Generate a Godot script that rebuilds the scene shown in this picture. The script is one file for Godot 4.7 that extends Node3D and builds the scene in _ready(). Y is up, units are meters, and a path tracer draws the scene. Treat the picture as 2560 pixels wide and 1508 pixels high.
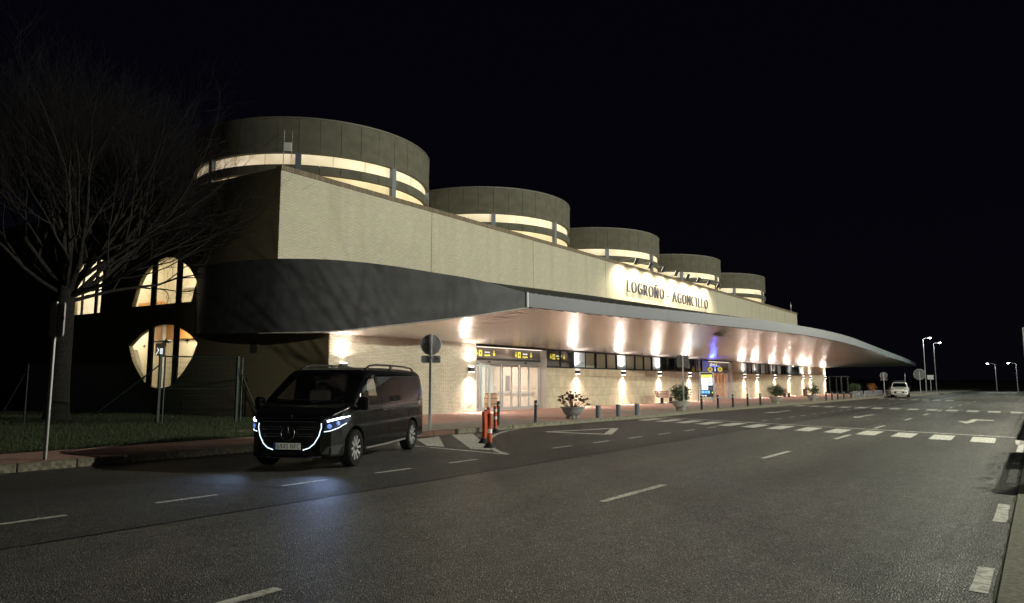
extends Node3D

# ---------------------------------------------------------------- mesh builder
class MB:
	var v := PackedVector3Array()
	var n := PackedVector3Array()
	var u := PackedVector2Array()
	var c := PackedColorArray()
	var ix := PackedInt32Array()
	var t := Transform3D.IDENTITY
	var col := Color.WHITE
	func vert(p: Vector3, nn: Vector3, uv := Vector2.ZERO) -> int:
		v.append(t * p)
		n.append((t.basis * nn).normalized())
		u.append(uv)
		c.append(col)
		return v.size() - 1
	func quad(a: Vector3, b: Vector3, cc: Vector3, d: Vector3) -> void:
		var nn := (b - a).cross(cc - a)
		if nn.length_squared() < 1e-14:
			nn = (cc - a).cross(d - a)
		var w := (b - a).length()
		var h := (d - a).length()
		var s := v.size()
		vert(a, nn, Vector2(0, h)); vert(b, nn, Vector2(w, h)); vert(cc, nn, Vector2(w, 0)); vert(d, nn, Vector2(0, 0))
		ix.append_array([s, s + 2, s + 1, s, s + 3, s + 2])
	func tri(a: Vector3, b: Vector3, cc: Vector3) -> void:
		var nn := (b - a).cross(cc - a)
		var s := v.size()
		vert(a, nn, Vector2(a.x, a.y)); vert(b, nn, Vector2(b.x, b.y)); vert(cc, nn, Vector2(cc.x, cc.y))
		ix.append_array([s, s + 2, s + 1])
	func box(o: Vector3, s: Vector3) -> void:
		cbox(o, s, 0.0)
	func cbox(o: Vector3, s: Vector3, b: float) -> void:
		var h := s * 0.5
		var k := Vector3(h.x - b, h.y - b, h.z - b)
		for ax in 3:
			var a1 := (ax + 1) % 3
			var a2 := (ax + 2) % 3
			for sg in [-1.0, 1.0]:
				var q: Array[Vector3] = []
				for e in [[-1, -1], [1, -1], [1, 1], [-1, 1]]:
					var p := Vector3.ZERO
					p[ax] = sg * h[ax]; p[a1] = e[0] * k[a1]; p[a2] = e[1] * k[a2]
					q.append(o + p)
				if sg > 0: quad(q[0], q[1], q[2], q[3])
				else: quad(q[3], q[2], q[1], q[0])
			if b > 0.0:
				for s1 in [-1.0, 1.0]:
					for s2 in [-1.0, 1.0]:
						var p := Vector3.ZERO
						p[a1] = s1 * h[a1]; p[a2] = s2 * k[a2]; p[ax] = -k[ax]
						var p2 := p; p2[ax] = k[ax]
						var r := Vector3.ZERO
						r[a1] = s1 * k[a1]; r[a2] = s2 * h[a2]; r[ax] = -k[ax]
						var r2 := r; r2[ax] = k[ax]
						if s1 * s2 > 0: quad(o + p, o + r, o + r2, o + p2)
						else: quad(o + r, o + p, o + p2, o + r2)
		if b > 0.0:
			for x in [-1.0, 1.0]:
				for y in [-1.0, 1.0]:
					for z in [-1.0, 1.0]:
						var a := o + Vector3(x * h.x, y * k.y, z * k.z)
						var d := o + Vector3(x * k.x, y * h.y, z * k.z)
						var e := o + Vector3(x * k.x, y * k.y, z * h.z)
						if x * y * z > 0: tri(a, d, e)
						else: tri(a, e, d)
	func tube(pts: Array, rad: Array, sides: int, caps := true) -> void:
		var m := pts.size()
		var s0 := v.size()
		var fr := Vector3.ZERO
		for k in m:
			var d: Vector3 = (pts[mini(k + 1, m - 1)] - pts[maxi(k - 1, 0)]).normalized()
			if k == 0:
				fr = d.cross(Vector3(0, 0, 1) if absf(d.z) < 0.9 else Vector3(1, 0, 0)).normalized()
			else:
				fr = (fr - d * fr.dot(d)).normalized()
			var g := d.cross(fr)
			var r: float = rad[mini(k, rad.size() - 1)]
			for j in sides + 1:
				var a := TAU * j / sides
				var nn := fr * cos(a) + g * sin(a)
				vert(pts[k] + nn * r, nn, Vector2(float(j) / sides, k))
		for k in m - 1:
			for j in sides:
				var a := s0 + k * (sides + 1) + j
				var b := a + sides + 1
				ix.append_array([a, b, a + 1, a + 1, b, b + 1])
		if caps:
			for e in 2:
				var k := 0 if e == 0 else m - 1
				var d: Vector3 = (pts[0] - pts[1] if e == 0 else pts[m - 1] - pts[m - 2]).normalized()
				var ce := v.size()
				v.append(t * Vector3(pts[k])); n.append((t.basis * d).normalized()); u.append(Vector2.ZERO); c.append(col)
				for j in sides + 1:
					var src := s0 + k * (sides + 1) + j
					v.append(v[src]); n.append((t.basis * d).normalized()); u.append(Vector2.ZERO); c.append(col)
				for j in sides:
					if e == 0: ix.append_array([ce, ce + 1 + j, ce + 2 + j])
					else: ix.append_array([ce, ce + 2 + j, ce + 1 + j])
	func lathe(prof: Array, seg: int, o := Vector3.ZERO) -> void:
		# profile of Vector2(radius, y) from bottom to top along the outside
		for k in prof.size() - 1:
			var a: Vector2 = prof[k]
			var b: Vector2 = prof[k + 1]
			var tn := Vector2(b.y - a.y, a.x - b.x)
			var s := v.size()
			for j in seg + 1:
				var an := TAU * j / seg
				var dx := sin(an)
				var dz := cos(an)
				var nn := Vector3(dx * tn.x, tn.y, dz * tn.x)
				vert(o + Vector3(dx * a.x, a.y, dz * a.x), nn, Vector2(an * a.x, a.y))
				vert(o + Vector3(dx * b.x, b.y, dz * b.x), nn, Vector2(an * a.x, b.y))
			for j in seg:
				var q := s + j * 2
				ix.append_array([q, q + 1, q + 2, q + 2, q + 1, q + 3])
	func prism(poly: PackedVector2Array, z0: float, z1: float) -> void:
		var p := poly
		if Geometry2D.is_polygon_clockwise(p):
			p.reverse()
		var tr := Geometry2D.triangulate_polygon(p)
		for e in 2:
			var z := z1 if e == 0 else z0
			var s := v.size()
			for q in p:
				vert(Vector3(q.x, q.y, z), Vector3(0, 0, 1 if e == 0 else -1), q)
			for k in range(0, tr.size(), 3):
				var a := tr[k]; var b := tr[k + 1]; var d := tr[k + 2]
				var cw := (p[b] - p[a]).cross(p[d] - p[a]) < 0
				if cw == (e == 0): ix.append_array([s + a, s + b, s + d])
				else: ix.append_array([s + a, s + d, s + b])
		for k in p.size():
			var a := p[k]
			var b := p[(k + 1) % p.size()]
			quad(Vector3(a.x, a.y, z0), Vector3(b.x, b.y, z0), Vector3(b.x, b.y, z1), Vector3(a.x, a.y, z1))
	func sheet(poly: Array, y: float) -> void: # flat polygon seen from above, poly of Vector2(x, z)
		var p := PackedVector2Array(poly)
		var tr := Geometry2D.triangulate_polygon(p)
		var s := v.size()
		for q in p:
			vert(Vector3(q.x, y, q.y), Vector3.UP, q)
		for k in range(0, tr.size(), 3):
			var a := tr[k]; var b := tr[k + 1]; var d := tr[k + 2]
			if (p[b] - p[a]).cross(p[d] - p[a]) > 0: ix.append_array([s + a, s + b, s + d])
			else: ix.append_array([s + a, s + d, s + b])
	func strip(a: Array, b: Array, flip := false) -> void: # smooth ribbon between two rows of points
		var s := v.size()
		var m := a.size()
		var la := 0.0
		for k in m:
			var d: Vector3 = a[mini(k + 1, m - 1)] - a[maxi(k - 1, 0)]
			var nn: Vector3 = d.cross(b[k] - a[k])
			if flip: nn = -nn
			if k > 0: la += (a[k] - a[k - 1]).length()
			vert(a[k], nn, Vector2(la, 0)); vert(b[k], nn, Vector2(la, (b[k] - a[k]).length()))
		for k in m - 1:
			var q := s + k * 2
			if flip: ix.append_array([q, q + 2, q + 1, q + 2, q + 3, q + 1])
			else: ix.append_array([q, q + 1, q + 2, q + 2, q + 1, q + 3])
	func bowed(a: Array, b: Array, ang: float) -> void: # board from a to b that bulges downwards as a shallow arc
		var s := v.size()
		var sg := 6
		for k in a.size():
			var w: Vector3 = b[k] - a[k]
			for j in sg + 1:
				var f := float(j) / sg * 2.0 - 1.0
				var th := ang * f
				var sag := w.length() / 2.0 / sin(ang) * (cos(th) - cos(ang))
				vert(a[k] + w * (sin(th) / sin(ang) * 0.5 + 0.5) + Vector3(0, -sag, 0), Vector3(sin(th), -cos(th), 0) + Vector3(0, 0, 0), Vector2(j * 0.02, k))
		for k in a.size() - 1:
			for j in sg:
				var q := s + k * (sg + 1) + j
				ix.append_array([q, q + 1, q + sg + 1, q + 1, q + sg + 2, q + sg + 1])
	func mesh() -> ArrayMesh:
		var ar := []
		ar.resize(Mesh.ARRAY_MAX)
		ar[Mesh.ARRAY_VERTEX] = v; ar[Mesh.ARRAY_NORMAL] = n; ar[Mesh.ARRAY_TEX_UV] = u
		ar[Mesh.ARRAY_COLOR] = c; ar[Mesh.ARRAY_INDEX] = ix
		var m := ArrayMesh.new()
		m.add_surface_from_arrays(Mesh.PRIMITIVE_TRIANGLES, ar)
		return m

# ---------------------------------------------------------------- rounded car body
class Shell:
	var side: PackedVector2Array   # (z, y)
	var plan: PackedVector2Array   # (z, |x|)
	var front: PackedVector2Array  # (|x|, y)
	var arches := []               # z of axles
	var arch_r := 0.4
	var arch_y := 0.345
	var arch_in := 0.64
	var k := 0.07
	static func pd(p: Vector2, g: PackedVector2Array) -> float:
		var m := g.size()
		var d := (p - g[0]).length_squared()
		var s := 1.0
		var j := m - 1
		for i in m:
			var e := g[j] - g[i]
			var w := p - g[i]
			var b := w - e * clampf(w.dot(e) / e.dot(e), 0.0, 1.0)
			d = minf(d, b.length_squared())
			var c1 := p.y >= g[i].y
			var c2 := p.y < g[j].y
			var c3 := e.x * w.y > e.y * w.x
			if (c1 and c2 and c3) or (not c1 and not c2 and not c3):
				s = -s
			j = i
		return s * sqrt(d)
	static func sm(a: float, b: float, kk: float) -> float:
		var h := maxf(kk - absf(a - b), 0.0)
		return maxf(a, b) + h * h / (4.0 * kk)
	func cut(dd: float, p: Vector3) -> float:
		for z in arches:
			var cy: float = maxf(Vector2(p.z - z, p.y - arch_y).length() - arch_r, arch_in - absf(p.x))
			dd = maxf(dd, -cy)
		return dd
	func d(p: Vector3) -> float:
		var x := absf(p.x)
		return cut(sm(sm(pd(Vector2(p.z, p.y), side), pd(Vector2(p.z, x), plan), k), pd(Vector2(x, p.y), front), k), p)
	func nrm(p: Vector3) -> Vector3:
		var e := 0.006
		return Vector3(d(p + Vector3(e, 0, 0)) - d(p - Vector3(e, 0, 0)), d(p + Vector3(0, e, 0)) - d(p - Vector3(0, e, 0)), d(p + Vector3(0, 0, e)) - d(p - Vector3(0, 0, e))).normalized()
	func hit(o: Vector3, dir: Vector3) -> Vector3:
		var t := 0.0
		for i in 70:
			var dd := d(o + dir * t)
			if dd < 0.0004 or t > 8.0: break
			t += dd * 0.9
		return o + dir * t
	func on(q: Vector2, kind: String) -> Vector3:
		match kind:
			"left": return hit(Vector3(1.6, q.y, q.x), Vector3(-1, 0, 0))
			"right": return hit(Vector3(-1.6, q.y, q.x), Vector3(1, 0, 0))
			"front": return hit(Vector3(q.x, q.y, 2.5), Vector3(0, 0, -1))
			"rear": return hit(Vector3(q.x, q.y, -6.5), Vector3(0, 0, 1))
		return hit(Vector3(q.x, 3.0, q.y), Vector3(0, -1, 0))
	func skin(lo: Vector3, hi: Vector3, cs: float, holes: Array) -> MB:
		var nx := int((hi.x - lo.x) / cs) + 1
		var ny := int((hi.y - lo.y) / cs) + 1
		var nz := int((hi.z - lo.z) / cs) + 1
		var ta := PackedFloat32Array(); ta.resize(nz * ny)
		var tb := PackedFloat32Array(); tb.resize(nz * nx)
		var tc := PackedFloat32Array(); tc.resize(nx * ny)
		for z in nz:
			for y in ny: ta[z * ny + y] = pd(Vector2(lo.z + z * cs, lo.y + y * cs), side)
			for x in nx: tb[z * nx + x] = pd(Vector2(lo.z + z * cs, absf(lo.x + x * cs)), plan)
		for x in nx:
			for y in ny: tc[x * ny + y] = pd(Vector2(absf(lo.x + x * cs), lo.y + y * cs), front)
		var f := PackedFloat32Array(); f.resize(nx * ny * nz)
		for z in nz:
			var pz := lo.z + z * cs
			for y in ny:
				var a := ta[z * ny + y]
				var py := lo.y + y * cs
				for x in nx:
					var dd := sm(sm(a, tb[z * nx + x], k), tc[x * ny + y], k)
					for az in arches:
						if absf(pz - az) < arch_r + 0.1 and py < arch_y + arch_r + 0.1:
							dd = maxf(dd, -maxf(Vector2(pz - az, py - arch_y).length() - arch_r, arch_in - absf(lo.x + x * cs)))
					f[(z * ny + y) * nx + x] = dd
		var mb := MB.new()
		var id := PackedInt32Array(); id.resize(nx * ny * nz); id.fill(-1)
		var st := [1, nx, nx * ny]
		for z in nz - 1:
			for y in ny - 1:
				for x in nx - 1:
					var b := (z * ny + y) * nx + x
					var c0 := f[b]; var c1 := f[b + 1]; var c2 := f[b + nx]; var c3 := f[b + nx + 1]
					var q := nx * ny
					var c4 := f[b + q]; var c5 := f[b + q + 1]; var c6 := f[b + q + nx]; var c7 := f[b + q + nx + 1]
					var cnt := int(c0 < 0) + int(c1 < 0) + int(c2 < 0) + int(c3 < 0) + int(c4 < 0) + int(c5 < 0) + int(c6 < 0) + int(c7 < 0)
					if cnt == 0 or cnt == 8: continue
					var val := [c0, c1, c2, c3, c4, c5, c6, c7]
					var sum := Vector3.ZERO
					var m := 0
					for e in 8:
						for ax in 3:
							if e & (1 << ax): continue
							var g := e | (1 << ax)
							if (val[e] < 0) != (val[g] < 0):
								var w: float = val[e] / (val[e] - val[g])
								var p := Vector3(e & 1, (e >> 1) & 1, (e >> 2) & 1)
								p[ax] += w
								sum += p; m += 1
					var pos := lo + (Vector3(x, y, z) + sum / m) * cs
					var nn := nrm(pos)
					pos -= nn * d(pos)
					id[b] = mb.vert(pos, nn, Vector2(pos.z, pos.y))
		for z in range(1, nz - 1):
			for y in range(1, ny - 1):
				for x in range(1, nx - 1):
					var b := (z * ny + y) * nx + x
					var a0 := f[b] < 0
					for ax in 3:
						if a0 == (f[b + st[ax]] < 0): continue
						var s1: int = st[(ax + 1) % 3]
						var s2: int = st[(ax + 2) % 3]
						var q := [id[b], id[b - s1], id[b - s1 - s2], id[b - s2]]
						if q.min() < 0: continue
						var ce: Vector3 = (mb.v[q[0]] + mb.v[q[2]]) * 0.5
						var gone := false
						for h in holes:
							if h.call(ce): gone = true
						if gone: continue
						if a0: mb.ix.append_array([q[0], q[2], q[1], q[0], q[3], q[2]])
						else: mb.ix.append_array([q[0], q[1], q[2], q[0], q[2], q[3]])
		return mb
	func patch(poly: Array, kind: String, off: float, cell := 0.08) -> MB:
		var mb := MB.new()
		var pg := PackedVector2Array(poly)
		var r := Rect2(pg[0], Vector2.ZERO)
		for q in pg: r = r.expand(q)
		var seen := {}
		for i in int(r.size.x / cell) + 1:
			for j in int(r.size.y / cell) + 1:
				var o := r.position + Vector2(i, j) * cell
				var sq := PackedVector2Array([o, o + Vector2(cell, 0), o + Vector2(cell, cell), o + Vector2(0, cell)])
				for piece in Geometry2D.intersect_polygons(sq, pg):
					var tr := Geometry2D.triangulate_polygon(piece)
					var id := []
					for q in piece:
						var key := Vector2i((q * 2000.0).round())
						if not seen.has(key):
							var p := on(q, kind)
							var nn := nrm(p)
							seen[key] = mb.vert(p + nn * off, nn, q)
						id.append(seen[key])
					for k2 in range(0, tr.size(), 3):
						var a: int = id[tr[k2]]; var b: int = id[tr[k2 + 1]]; var e: int = id[tr[k2 + 2]]
						var fn := (mb.v[b] - mb.v[a]).cross(mb.v[e] - mb.v[a])
						if fn.dot(mb.n[a]) > 0: mb.ix.append_array([a, e, b])
						else: mb.ix.append_array([a, b, e])
		return mb
	func line(pts: Array, kind: String, off: float, r: float, mb: MB, step := 0.05) -> void:
		var out := []
		for k2 in pts.size() - 1:
			var a: Vector2 = pts[k2]
			var b: Vector2 = pts[k2 + 1]
			var m := maxi(1, int(a.distance_to(b) / step))
			for j in m + (1 if k2 == pts.size() - 2 else 0):
				var p := on(a.lerp(b, float(j) / m), kind)
				out.append(p + nrm(p) * off)
		mb.tube(out, [r], 6)

# ---------------------------------------------------------------- small helpers
var used := {}
var mats := {}
var rng := RandomNumberGenerator.new()

func num(parent: Node, called: String) -> String:
	var key := str(parent.get_instance_id()) + called
	var k: int = used.get(key, 0)
	used[key] = k + 1
	return called if k == 0 else "%s_%03d" % [called, k]
func tag(o: Node, label := "", category := "", group := "", kind := "") -> Node:
	if label: o.set_meta("label", label)
	if category: o.set_meta("category", category)
	if group: o.set_meta("group", group)
	if kind: o.set_meta("kind", kind)
	return o
func thing(called: String, label: String, category: String, at := Vector3.ZERO, turn := 0.0, group := "") -> Node3D:
	var o := Node3D.new()
	o.name = num(self, called)
	add_child(o, true)
	o.position = at
	o.rotation.y = turn
	tag(o, label, category, group)
	return o
func group_node(called: String, parent: Node) -> Node3D:
	var o := Node3D.new()
	o.name = num(parent, called)
	parent.add_child(o, true)
	return o
func inst(called: String, m: Mesh, material: Material, parent: Node, xf := Transform3D.IDENTITY) -> MeshInstance3D:
	var o := MeshInstance3D.new()
	o.name = num(parent, called)
	o.mesh = m
	o.material_override = material
	o.transform = xf
	o.cast_shadow = GeometryInstance3D.SHADOW_CASTING_SETTING_ON
	parent.add_child(o, true)
	return o
func part(called: String, mb: MB, material: Material, parent: Node) -> MeshInstance3D:
	return inst(called, mb.mesh(), material, parent)
func struct(called: String, mb: MB, material: Material) -> MeshInstance3D:
	var o := inst(called, mb.mesh(), material, self)
	o.set_meta("kind", "structure")
	return o
func copy(o: Node3D, at: Vector3, turn: float, label: String) -> Node3D:
	var base := String(o.name)
	var r: Node3D = o.duplicate()
	r.name = num(self, base)
	add_child(r, true)
	r.position = at
	r.rotation.y = turn
	r.set_meta("label", label)
	return r
func lin(r: float, g: float, b: float) -> Color:
	return Color(r, g, b).linear_to_srgb()
func mat(key: String, r: float, g: float, b: float, rough := 0.8, metal := 0.0, spec := 0.5) -> StandardMaterial3D:
	if mats.has(key): return mats[key]
	var m := StandardMaterial3D.new()
	m.albedo_color = lin(r, g, b)
	m.roughness = rough
	m.metallic = metal
	m.metallic_specular = spec
	m.resource_name = key
	mats[key] = m
	return m
func glow(key: String, r: float, g: float, b: float, e: float) -> StandardMaterial3D:
	if mats.has(key): return mats[key]
	var m := mat(key, minf(r, 0.8), minf(g, 0.8), minf(b, 0.8), 0.4)
	m.emission_enabled = true
	m.emission = lin(r, g, b)
	m.emission_energy_multiplier = e
	return m
func glass(key: String, r: float, g: float, b: float, a: float) -> StandardMaterial3D:
	if mats.has(key): return mats[key]
	var m := mat(key, r, g, b, 0.02)
	m.transparency = BaseMaterial3D.TRANSPARENCY_ALPHA
	m.albedo_color.a = a
	return m
func tri_tex(m: StandardMaterial3D, metres: float) -> void:
	m.uv1_triplanar = true
	m.uv1_world_triplanar = true
	m.uv1_scale = Vector3.ONE / metres
func noise_tex(seed_: int, freq: float, size: int, lo: Color, hi: Color, oct := 4, mid := 0.5, width := 0.5) -> ImageTexture:
	var f := FastNoiseLite.new()
	f.seed = seed_
	f.noise_type = FastNoiseLite.TYPE_SIMPLEX_SMOOTH
	f.frequency = freq
	f.fractal_octaves = oct
	var im := f.get_seamless_image(size, size)
	im.convert(Image.FORMAT_RGB8)
	for y in size:
		for x in size:
			var k := clampf((im.get_pixel(x, y).r - mid) / width + 0.5, 0, 1)
			im.set_pixel(x, y, lo.lerp(hi, k))
	im.generate_mipmaps()
	return ImageTexture.create_from_image(im)
func bump_tex(seed_: int, freq: float, size: int, strength: float, oct := 3) -> ImageTexture:
	var f := FastNoiseLite.new()
	f.seed = seed_
	f.frequency = freq
	f.fractal_octaves = oct
	var im := f.get_seamless_image(size, size)
	im.convert(Image.FORMAT_RGBA8)
	im.bump_map_to_normal_map(strength)
	return ImageTexture.create_from_image(im)
func spot(at: Vector3, to: Vector3, e: float, angle: float, colr: Color, soft: float, parent: Node, size := 0.04) -> SpotLight3D:
	var l := SpotLight3D.new()
	l.name = num(parent, "lamp_light")
	l.light_energy = e
	l.spot_angle = angle
	l.spot_angle_attenuation = soft
	l.light_color = colr
	l.light_size = size
	l.spot_range = 60.0
	l.spot_attenuation = 2.0
	l.shadow_enabled = true
	parent.add_child(l, true)
	var dir := (to - at).normalized()
	l.transform = Transform3D(Basis.looking_at(dir, Vector3.UP if absf(dir.y) < 0.98 else Vector3(0, 0, 1)), at)
	return l
func omni(at: Vector3, e: float, colr: Color, parent: Node, size := 0.1) -> OmniLight3D:
	var l := OmniLight3D.new()
	l.name = num(parent, "lamp_light")
	l.light_energy = e
	l.light_color = colr
	l.light_size = size
	l.omni_range = 200.0
	l.omni_attenuation = 2.0
	l.shadow_enabled = true
	parent.add_child(l, true)
	l.position = at
	return l
func area(at: Vector3, dir: Vector3, sz: Vector2, e: float, colr: Color, parent: Node) -> AreaLight3D:
	var l := AreaLight3D.new()
	l.name = num(parent, "panel_light")
	l.area_size = sz
	l.area_normalize_energy = true
	l.light_energy = e
	l.light_color = colr
	l.area_range = 60.0
	l.shadow_enabled = true
	parent.add_child(l, true)
	l.transform = Transform3D(Basis.looking_at(dir, Vector3.UP if absf(dir.y) < 0.9 else Vector3(0, 0, 1)), at)
	return l
func font(kind := "Droid Sans", bold := false) -> SystemFont:
	var f := SystemFont.new()
	f.font_names = PackedStringArray([kind])
	if bold: f.font_weight = 700
	return f
func words(text: String, cap: float, depth: float, bold := false) -> TextMesh:
	var m := TextMesh.new()
	m.text = text
	m.font = font("Droid Sans", bold)
	m.font_size = 64
	m.pixel_size = cap / (64.0 * 0.714)
	m.depth = depth
	return m
var brick_a: ImageTexture
var brick_n: ImageTexture
func course_tex(nx: int, ny: int, w: int, h: int, joint: int, face: Color, spread: float, mortar: Color, seed_: int) -> Array:
	rng.seed = seed_
	var im := Image.create(w, h, false, Image.FORMAT_RGB8)
	var hm := Image.create(w, h, false, Image.FORMAT_RGBA8)
	im.fill(mortar)
	hm.fill(Color(0.2, 0.2, 0.2))
	var bw := float(w) / nx
	var bh := float(h) / ny
	for j in ny:
		for i in nx:
			var k := 1.0 + rng.randf_range(-spread, spread)
			var cc := Color(face.r * k, face.g * k * rng.randf_range(0.98, 1.02), face.b * k * rng.randf_range(0.96, 1.03))
			var z := rng.randf_range(0.75, 1.0)
			var x0 := int((i + 0.5 * (j % 2)) * bw)
			for e in [0, -w]:
				im.fill_rect(Rect2i(x0 + e, int(j * bh), int(bw) - joint, int(bh) - joint), cc)
				hm.fill_rect(Rect2i(x0 + e, int(j * bh), int(bw) - joint, int(bh) - joint), Color(z, z, z))
	for y in h:
		for x in w:
			var g := rng.randf_range(0.93, 1.05)
			var q := im.get_pixel(x, y)
			im.set_pixel(x, y, Color(q.r * g, q.g * g, q.b * g))
	hm.bump_map_to_normal_map(3.0)
	im.generate_mipmaps()
	return [ImageTexture.create_from_image(im), ImageTexture.create_from_image(hm)]

const WARM := Color(0.98, 0.98, 0.9)
const LAMP := Color(1.0, 0.93, 0.87)

func _ready() -> void:
	var cam := Camera3D.new()
	cam.name = "camera"
	cam.position = Vector3(0, 1.62, 0)
	cam.rotation_degrees = Vector3(6.617, 36.843, 0)
	cam.fov = 46.62
	cam.near = 0.05
	cam.far = 2000.0
	add_child(cam)
	cam.current = true
	var we := WorldEnvironment.new()
	we.name = "night_environment"
	var en := Environment.new()
	en.background_mode = Environment.BG_SKY
	var sk := Sky.new()
	var pm := ProceduralSkyMaterial.new()
	pm.sky_top_color = Color(0.016, 0.012, 0.034)
	pm.sky_horizon_color = Color(0.026, 0.024, 0.042)
	pm.sky_curve = 0.12
	pm.ground_bottom_color = Color(0.006, 0.006, 0.01)
	pm.ground_horizon_color = Color(0.01, 0.01, 0.02)
	sk.sky_material = pm
	en.sky = sk
	en.tonemap_mode = Environment.TONE_MAPPER_LINEAR
	en.tonemap_exposure = 1.0
	en.sdfgi_enabled = true
	en.ssao_enabled = true
	en.ssil_enabled = true
	we.environment = en
	add_child(we)
	# car-park masts across the road, out of frame: they light the road and the upper wall
	mast(Vector3(11, 0, -27), 12.5, 700.0)
	mast(Vector3(11, 0, -62), 12.5, 570.0)
	mast(Vector3(11, 0, -98), 12.5, 570.0)
	mast(Vector3(31, 0, 22), 12.5, 720.0)
	make_textures()
	ground_and_road()
	terminal()
	canopy()
	drums()
	end_wall()
	facade_lamps()
	sign_lettering()
	big_tree()
	fence()
	street_things()
	van()
	suv()
	far_things()

func mast(at: Vector3, h: float, e: float) -> void:
	var o := thing("light_mast", "tall grey car park mast with a floodlight head, %s" % ("behind the viewer" if at.z > 0 else ["opposite the arrivals doors", "opposite the departures doors", "opposite the far end of the terminal"][clampi(int((-at.z - 20) / 35), 0, 2)]), "street light", at, 0, "masts of the car park")
	var m := MB.new()
	m.tube([Vector3.ZERO, Vector3(0, h, 0)], [0.1, 0.06], 10)
	part("pole", m, mat("galvanised", 0.35, 0.36, 0.37, 0.5, 0.5), o)
	m = MB.new()
	m.cbox(Vector3(-0.35, h + 0.02, 0), Vector3(0.9, 0.12, 0.35), 0.02)
	part("lamp_head", m, mat("galvanised", 0.35, 0.36, 0.37, 0.5, 0.5), o)
	m = MB.new()
	m.box(Vector3(-0.4, h - 0.06, 0), Vector3(0.42, 0.03, 0.28))
	part("lamp_lens", m, glow("mast_glow", 1, 0.9, 0.65, 4.0), o)
	if at.z > 0: # a narrow floodlight turned along the facade
		spot(Vector3(-0.4, h - 0.25, 0), Vector3(-0.4, h - 0.25, 0) + Vector3(-47.0, -9.0, -47.3), e, 14.2, WARM, 0.7, o, 0.12)
	else:
		omni(Vector3(-0.4, h - 0.25, 0), e, WARM, o, 0.12)

var m_brick: StandardMaterial3D
var m_wall: StandardMaterial3D
var m_stone: Array[StandardMaterial3D] = []
var m_asphalt: StandardMaterial3D
var m_asphalt2: StandardMaterial3D
var m_red: StandardMaterial3D
var m_grey: StandardMaterial3D
var m_conc: StandardMaterial3D
var m_soffit: StandardMaterial3D
var m_paint: StandardMaterial3D
var m_kerb: StandardMaterial3D

func make_textures() -> void:
	var bt := course_tex(8, 31, 512, 512, 3, Color(0.81, 0.785, 0.71), 0.03, Color(0.65, 0.62, 0.55), 11)
	m_wall = mat("wall_brick", 1, 1, 1, 0.85)
	m_wall.albedo_texture = bt[0]
	m_wall.vertex_color_use_as_albedo = true
	m_wall.normal_enabled = true
	m_wall.normal_texture = bt[1]
	m_wall.normal_scale = 0.45
	m_brick = mat("brick", 1, 1, 1, 0.85)
	m_brick.vertex_color_use_as_albedo = true
	for k in 3:
		var m := mat("stone_%d" % k, 0.5 + 0.02 * k, 0.45 + 0.018 * k, 0.335 + 0.014 * k, 0.8)
		m.albedo_texture = noise_tex(40 + k, 0.008, 256, Color(0.93, 0.925, 0.91), Color(1, 1, 1), 6)
		tri_tex(m, 1.7)
		m_stone.append(m)
	m_asphalt = mat("asphalt", 1, 1, 1, 0.62)
	m_asphalt.albedo_texture = asphalt_tex(3, 0.12, 0.35, 1.1)
	m_asphalt.normal_enabled = true
	m_asphalt.normal_texture = bump_tex(5, 0.35, 512, 4.0)
	m_asphalt.normal_scale = 0.4
	m_asphalt.vertex_color_use_as_albedo = true
	tri_tex(m_asphalt, 2.3)
	m_asphalt2 = mat("asphalt_coarse", 1, 1, 1, 0.5)
	m_asphalt2.albedo_texture = asphalt_tex(4, 0.1, 0.55, 1.5)
	m_asphalt2.normal_enabled = true
	m_asphalt2.normal_texture = bump_tex(6, 0.3, 512, 5.0)
	m_asphalt2.normal_scale = 0.5
	m_asphalt2.vertex_color_use_as_albedo = true
	tri_tex(m_asphalt2, 2.7)
	var pt := course_tex(10, 20, 512, 512, 3, Color(0.7, 0.545, 0.495), 0.08, Color(0.45, 0.37, 0.34), 21)
	m_red = mat("red_paver", 1, 1, 1, 0.8)
	m_red.albedo_texture = pt[0]; m_red.normal_enabled = true; m_red.normal_texture = pt[1]; m_red.normal_scale = 0.5
	tri_tex(m_red, 2.0)
	pt = course_tex(10, 20, 512, 512, 3, Color(0.58, 0.54, 0.5), 0.08, Color(0.36, 0.34, 0.31), 22)
	m_grey = mat("grey_paver", 1, 1, 1, 0.8)
	m_grey.albedo_texture = pt[0]; m_grey.normal_enabled = true; m_grey.normal_texture = pt[1]; m_grey.normal_scale = 0.5
	tri_tex(m_grey, 2.0)
	m_conc = mat("concrete", 0.155, 0.146, 0.112, 0.9)
	m_conc.albedo_texture = noise_tex(8, 0.008, 512, Color(0.9, 0.9, 0.88), Color(1, 1, 1), 7)
	tri_tex(m_conc, 3.1)
	m_soffit = mat("soffit", 0.76, 0.71, 0.69, 0.23, 0.7)
	m_paint = mat("road_paint", 0.58, 0.57, 0.52, 0.7)
	m_paint.albedo_texture = noise_tex(9, 0.05, 256, Color(0.72, 0.71, 0.69), Color(1, 1, 1), 6, 0.42, 0.4)
	tri_tex(m_paint, 1.3)
	m_kerb = mat("kerb_concrete", 0.23, 0.21, 0.16, 0.9)
	m_kerb.albedo_texture = noise_tex(10, 0.03, 256, Color(0.7, 0.7, 0.68), Color(1, 1, 1), 5)
	tri_tex(m_kerb, 1.1)

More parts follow.
